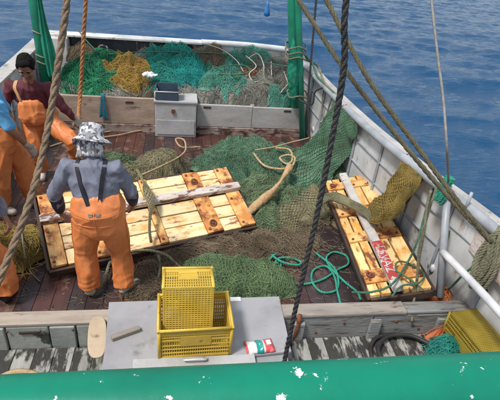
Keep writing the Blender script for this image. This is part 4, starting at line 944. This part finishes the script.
# ropes and floats on the stern nets
Zt = lambda p, dz: (p[0], p[1], p[2]+dz)
line('white_rope', [(0.48, 7.85, 0.74), (0.53, 7.55, 0.56), (0.6, 7.42, 0.5), (0.75, 7.38, 0.52), (0.88, 7.4, 0.62), (0.98, 7.5, 0.73)], .011, 'r_white', 'white rope loop sagging over the teal heap in the bin', 'rope')
line('white_rope', [(1.18, 7.95, 1.05), (1.35, 8.0, 1.12), (1.43, 7.75, 0.99), (1.39, 7.6, 0.82), (1.25, 7.5, 0.78), (1.17, 7.6, 0.88), (1.3, 7.75, 0.98), (1.14, 7.95, 1.09)], .010, 'r_white', 'white rope coil lying on the pale grey net', 'rope')
line('green_rope', [(0.56, 7.75, 0.87), (0.79, 7.8, 0.94), (1.13, 7.75, 0.97), (1.19, 7.65, 0.9), (0.98, 7.55, 0.88), (0.68, 7.6, 0.85), (0.57, 7.55, 0.8), (0.78, 7.5, 0.82), (1.07, 7.5, 0.87)], .011, 'r_green', 'green rope bunch piled on the teal heap', 'rope', wob=.06)
line('mesh_pole', [(1.6, 8.0, 1.0), (1.57, 7.6, 0.76), (1.56, 7.3, 0.43)], .011, 'r_white', 'white pole standing in the nets beside the pale grey heap', 'pole', step=.1)
line('white_rope', [(1.83, 7.5, 0.77), (1.68, 7.35, 0.64), (1.62, 7.28, 0.46)], .009, 'r_white', 'white rope end slanting to the bin board by the gallows', 'rope')
line('white_rope', [(1.78, 7.7, 0.92), (1.86, 7.4, 0.7), (1.88, 7.2, 0.46)], .009, 'r_white', 'white cord falling beside the furled tarpaulin', 'rope')
line('head_line', [(-1.7, 8.5, 1.22), (-1.46, 8.3, 1.01), (-1.25, 8.2, 0.92), (-0.65, 8.1, 1.01), (-0.11, 8.15, 1.03), (0.71, 8.1, 1.06), (1.42, 7.9, 1.01), (1.9, 7.4, 1.08)], .011, 'r_green', 'long green line strung across the stern nets', 'line')
line('pale_line', [(0.46, 8.2, 1.19), (0.74, 8.1, 1.13), (0.97, 7.9, 1.02), (1.09, 7.7, 0.88)], .009, 'r_white', 'pale rope slanting down from the white stern pipe', 'rope')
mb = MB(); rg = random.Random(4)
tw = empty('rope_tassel', (-1.15, 7.05, 0.44), 'blue rope tassel tied over the beige bin board', 'rope')
for i in range(9):
    x0 = rg.uniform(-.03, .03)
    MB().tube(path([(-1.145+x0, 7.16, .57), (-1.145+x0*.6, 7.06, .59), (-1.15+x0*1.2, 7.045, .45), (-1.15+x0*1.4+rg.uniform(-.03, .03), 7.045, .28-rg.uniform(0, .1))], .03), .011, 6).build('cord', 'r_blue', tw, True)
attach_world(tw)
for i, (px_, m_, lb) in enumerate((([(1.97, 7.1, 1.29), (2.24, 7.3, 1.15), (2.15, 6.55, 1.11), (2.19, 6.0, 1.10)], 'r_khaki', 'khaki guy rope from the gallows post to the bulwark cap'), ([(1.82, 7.0, 1.46), (2.05, 7.0, 1.26), (2.12, 6.8, 1.11), (2.17, 6.1, 1.10)], 'r_green', 'green guy rope looping from the gallows post along the bulwark'), ([(1.79, 7.0, 1.02), (1.88, 6.9, 0.74), (2.03, 6.6, 0.75), (2.05, 6.6, .95), (2.16, 6.4, 1.10)], 'r_black', 'dark slack rope hooked between gallows post and bulwark'))):
    line('guy_rope', px_, .016 if i != 2 else .013, m_, lb, 'rope')

# ================================================================= crates, lid and small things
lid = empty('deck_hatch', (.17, 2.56, 0), 'grey flat hatch lid beside the coaming, carrying the yellow crates', 'hatch')
MB().box((-.52, 2.24, .03), (.84, 2.68, .262)).build('hatch_box', 'lid', lid, bevel=.01)
MB().add([(-.50, 2.21, .268), (.87, 2.31, .268), (.885, 2.91, .268), (-.545, 2.89, .268), (-.50, 2.21, .292), (.87, 2.31, .292), (.885, 2.91, .292), (-.545, 2.89, .292)], [(0,3,2,1),(4,5,6,7),(0,1,5,4),(1,2,6,5),(2,3,7,6),(3,0,4,7)]).build('lid', 'lid', lid, bevel=.004)
MB().box((-.30, 2.20, .294), (.58, 2.29, .306)).build('batten', 'locker', lid, bevel=.003)
for hx in (-.02, .50): MB().box((hx-.045, 2.855, .2935), (hx+.045, 2.905, .300)).build('hinge_tab', 'plastic', lid, bevel=.002)
MB().tube(path([(.06, 2.27, .30), (.065, 2.235, .335), (.14, 2.23, .345), (.215, 2.235, .335), (.22, 2.27, .30)], .02), .007, 8).build('handle', 'whitepipe', lid, True)
attach_world(lid)
def crate(loc, rot, label, m='crate', Lx=.52, Ly=.36, Hh=.285, dark=None):
    root = empty('fish_crate', loc, label, 'crate', 'yellow plastic fish crates'); root.rotation_euler = rot
    t = .006
    def wall(axis, pos, ln, name='side_wall'):
        mb = MB()
        def b(u0, u1, z0, z1, d=0, e=t):
            if axis == 'x': mb.box((u0, pos-e-d, z0), (u1, pos+e-d, z1))
            else: mb.box((pos-e-d, u0, z0), (pos+e-d, u1, z1))
        n = int(ln/.0165)
        for i in range(n+1):
            u = -ln/2+ln*i/n; b(u-.0034, u+.0034, .0, Hh-.02, e=t*.6)
        for z, zh in ((.0, .02), (.048, .008), (.085, .008), (.122, .008), (.17, .014), (.205, .007)): b(-ln/2, ln/2, z, z+zh, e=t*1.05)
        b(-ln/2, ln/2, Hh-.055, Hh-.012, e=t*1.3)
        b(-ln*.22, ln*.22, .12, .215, e=t*1.25)
        return mb.build(name, m, root)
    wall('x', -Ly/2+.008, Lx-.02); wall('x', Ly/2-.008, Lx-.02); wall('y', -Lx/2+.008, Ly-.02, 'end_wall'); wall('y', Lx/2-.008, Ly-.02, 'end_wall')
    mb = MB()
    for i in range(31): x_ = -Lx/2+Lx*i/30; mb.box((max(x_-.0038, -Lx/2), -Ly/2, .001), (min(x_+.0038, Lx/2), Ly/2, .010))
    for j in range(17): y_ = -Ly/2+Ly*j/16; mb.box((-Lx/2, max(y_-.0045, -Ly/2), .002), (Lx/2, min(y_+.0045, Ly/2), .011))
    mb.build('base_grid', m, root)
    mb = MB(); o = .012
    for s in (-1, 1):
        mb.tube([(-Lx/2-o, s*(Ly/2+.002), Hh), (Lx/2+o, s*(Ly/2+.002), Hh)], .011, 8); mb.tube([(s*(Lx/2+.002), -Ly/2-o, Hh+.0015), (s*(Lx/2+.002), Ly/2+o, Hh+.0015)], .011, 8)
        for q in (-1, 1): mb.tube([(s*(Lx/2-.004), q*(Ly/2-.004), .0), (s*(Lx/2-.004), q*(Ly/2-.004), Hh)], .012, 8)
    mb.build('rim', m, root, True)
    for s in (-1, 1):
        MB().box((s*(Lx/2+.001)-.012, -.07, Hh-.085), (s*(Lx/2+.001)+.012, .07, Hh-.062)).build('handle', m, root, bevel=.006)
    return root
crate((.135, 2.475, .294), (0, 0, RAD(1.5)), 'yellow fish crate standing open on the grey lid')
crate((.085, 2.40, .572), (Matrix.Rotation(RAD(-12), 3, 'X') @ Matrix(((0, 1, 0), (0, 0, 1), (1, 0, 0)))).to_euler(), 'yellow fish crate upended inside the open crate')
crate((2.515, 2.41, .315), (math.pi, 0, RAD(-84)), 'mustard fish crate upside down on deck against the white bulwark', 'crate_dark', Lx=.5, Ly=.27, Hh=.30)
# packet: crumpled snack bag
pk = empty('snack_packet', (.63, 2.36, .293), 'crumpled red, white and teal snack packet on the grey lid', 'packet'); pk.rotation_euler = (0, 0, .12)
def pack(x0, x1, m, name):
    n = 10; mm = 8; vs = []; fs = []
    for i in range(n+1):
        for j in range(mm+1):
            x_ = x0+(x1-x0)*i/n; y_ = -.065+.13*j/mm; e = (1-(abs(x_)/.112)**4)*(1-(abs(y_)/.067)**2)
            vs.append((x_, y_+.012*nz3(x_*20, y_*10, 1), .003+.035*max(e, 0)*(1+.6*nz3(x_*28, y_*28, 3))+.004))
    fs = [(i*(mm+1)+j, (i+1)*(mm+1)+j, (i+1)*(mm+1)+j+1, i*(mm+1)+j+1) for i in range(n) for j in range(mm)]
    o = MB().add(vs, fs).build(name, m, pk, True); o.modifiers.new('thick', 'SOLIDIFY').thickness = .003
pack(-.11, -.095, 'print_red', 'seal'); pack(-.095, -.03, 'print_white', 'panel'); pack(-.03, .02, 'print_teal', 'panel'); pack(.02, .035, 'print_white', 'panel'); pack(.035, .11, 'print_red', 'seal')
MB().box((.05, -.02, .040), (.085, .025, .0425)).build('printed_mark', 'print_white', pk)
# wooden stick, oval board, bin, float
so = tag(MB().box((-.11, -.022, 0), (.11, .022, .035)).build('wood_block', 'oldwood', None, bevel=.006), 'short weathered wooden bar lying on the grey lid', 'bar'); so.location = (-.375, 2.53, .294); so.rotation_euler = (0, 0, .42)
mb = MB(); ov_ = [(.07*math.copysign(abs(math.cos(a))**.7, math.cos(a)), .155*math.copysign(abs(math.sin(a))**.7, math.sin(a))) for a in [2*math.pi*i/28 for i in range(28)]]
mb.add([(x_, y_, 0) for x_, y_ in ov_]+[(x_, y_, .03) for x_, y_ in ov_], [tuple(range(27, -1, -1)), tuple(range(28, 56))]+[(i, (i+1) % 28, 28+(i+1) % 28, 28+i) for i in range(28)])
ob = tag(mb.build('wooden_paddle', mat('pale_wood', (.52, .41, .29), (.40, .30, .2), (.2, .14, .1), scale=5, scale3=9, t3=(.6, .7), rough=.75), None, bevel=.006), 'pale oval wooden board leaning on the coaming beside the lid', 'board'); ob.location = (-.60, 2.60, .20); ob.rotation_euler = (.62, 0, .05)
bb = empty('plastic_tub', (-.17, 7.03, .602), 'dark blue plastic tub standing on the grey locker', 'tub')
MB().box((-.16, -.12, 0), (.16, .12, .012)).build('tub_base', 'bin_blue', bb)
for nm, lo, hi in (('tub_wall', (-.165, -.13, .0), (.165, -.118, .13)), ('tub_wall', (-.165, .118, .0), (.165, .13, .20)), ('tub_wall', (-.175, -.117, .0), (-.163, .117, .19)), ('tub_wall', (.163, -.117, .0), (.175, .117, .19))): MB().box(lo, hi).build(nm, 'bin_blue', bb, bevel=.003)
MB().tube([(-.175, -.125, .134), (.175, -.125, .134)], .011, 8).build('tub_rim', 'locker', bb, True)
mb = MB(); mb.tube([(0, 0, 0), (0, 0, .10), (0, 0, .13), (0, 0, .16)], [.034, .034, .018, .018], 14)
bo = tag(mb.build('plastic_bottle', 'plastic', None, True), 'small white plastic bottle beside the dark blue tub', 'bottle'); bo.location = (-.33, 6.98, .602)
mb = MB(); mb.ball((0, 0, 0), (.12, .08, .03)); wp_ = empty('plastic_sheet', (-0.45, 7.39, 0.84), 'crumpled white plastic on the nets behind the tub', 'plastic bag')
remeshed(mb, 'sheet', 'plastic', wp_, .008, 1, lambda p: .03*noise.noise(p*18)+.02*noise.noise(p*45))
bf = empty('blue_float', (1.6, 8.9, 1.67), 'blue float hanging on a line over the sea', 'float')
fp = Vector(bf.location)
mb = MB(); mb.tube([(0, 0, -.08), (0, 0, -.06), (0, 0, 0), (0, 0, .10), (0, 0, .2)], [.02, .06, .055, .03, .012], 14); mb.build('float_body', 'float_blue', bf, True)
MB().tube([(0, 0, .2), (.0, -1.0, 2.2)], .01, 6).build('line', 'r_blue', bf, True)
# hose loop, rag, orange buoys on the pale planks to the right
hs = [(1.62, 2.40, .025), (1.66, 2.55, .025), (1.78, 2.655, .025), (1.98, 2.66, .025), (2.14, 2.60, .025), (2.24, 2.48, .025), (2.22, 2.32, .03), (2.05, 2.20, .045), (1.85, 2.22, .03), (1.70, 2.34, .06), (1.70, 2.50, .06), (1.84, 2.62, .06), (2.05, 2.62, .06), (2.2, 2.5, .06)]
line('black_hose', hs, .018, 'blackrubber', 'black rubber hose looped on the peeling white planks', 'hose', n=10)
net_pile('net_rag', (2.30, 2.46, 0), .16, .12, .16, 'n_teal', 'teal net rag dropped between hose and mustard crate', seed=51, mesh=.03, r=.003, layers=4, fold=.05, cat='rag')
net_pile('orange_cloth', (2.42, 2.64, 0), .20, .06, .12, mat('orange_cloth', (.55, .16, .06), (.4, .1, .04), scale=8, rough=.8, bump=.4), 'faded orange cloth wedged behind the coaming end', seed=53, mesh=.04, r=.002, layers=1, fold=.04, cat='cloth')
net_pile('orange_cloth', (2.52, 3.0, 0), .12, .14, .20, mat('rust_orange_cloth', (.55, .19, .06), (.4, .12, .04), scale=8, rough=.8, bump=.4), 'rust orange cloth stuffed beside the rail stanchion foot', seed=55, mesh=.04, r=.002, layers=1, fold=.05, cat='cloth')
line('yellow_hose', [(-1.35, 2.36, .02), (-1.18, 2.45, .03), (-1.0, 2.40, .03), (-.98, 2.28, .03)], .022, 'r_tan', 'tan hose curling on the peeling planks below the coaming', 'hose')

# coiled cords and a fender rope hanging inside the white bulwark
for y0, z0, m_, lb in ((6.35, .98, 'r_khaki', 'khaki cord hanging in a bight inside the bulwark by the draped net'), (3.95, .98, 'r_black', 'black cord hanging in a bight inside the bulwark beyond the mustard net'), (3.05, .60, 'r_green', 'green cord knotted along the inner rail by the stanchion')):
    x0 = deck_x(1, y0)+.02
    line('hanging_rope', [(x0+.01, y0+.25, z0+.11), (x0-.03, y0+.18, z0-.1), (x0-.01, y0+.05, z0-.38), (x0-.02, y0-.1, z0-.30), (x0-.03, y0-.18, z0-.05), (x0+.01, y0-.22, z0+.11)], .010, m_, lb, 'cord', wob=.04)
# trampled twine, weed and fish scraps on the deck, too fine to count
rg = random.Random(77); mb = MB(); mb2 = MB()
for k in range(1500):
    x_, y_ = rg.uniform(-1.9, 2.2), rg.uniform(2.95, 6.8)
    if rg.random() < .55: x_, y_ = rg.gauss(.3, .75), rg.gauss(3.75, .5)
    if y_ < 2.9: continue
    hd = rg.uniform(0, 6.28); P = []
    for i in range(rg.randint(3, 8)):
        P.append((x_, y_, .004+.004*rg.random())); hd += rg.gauss(0, .7); x_ += .022*math.cos(hd); y_ += .022*math.sin(hd)
    (mb if rg.random() < .6 else mb2).tube(P, rg.uniform(.0015, .0035), 3, False)
o = mb.build('deck_litter', 'n_brown', None); o['kind'] = 'stuff'; o['label'] = 'brown twine and weed scraps trampled over the deck'; o['category'] = 'litter'
o = mb2.build('deck_litter', 'n_khaki', None); o['kind'] = 'stuff'; o['label'] = 'pale twine ends scattered over the dark deck'; o['category'] = 'litter'
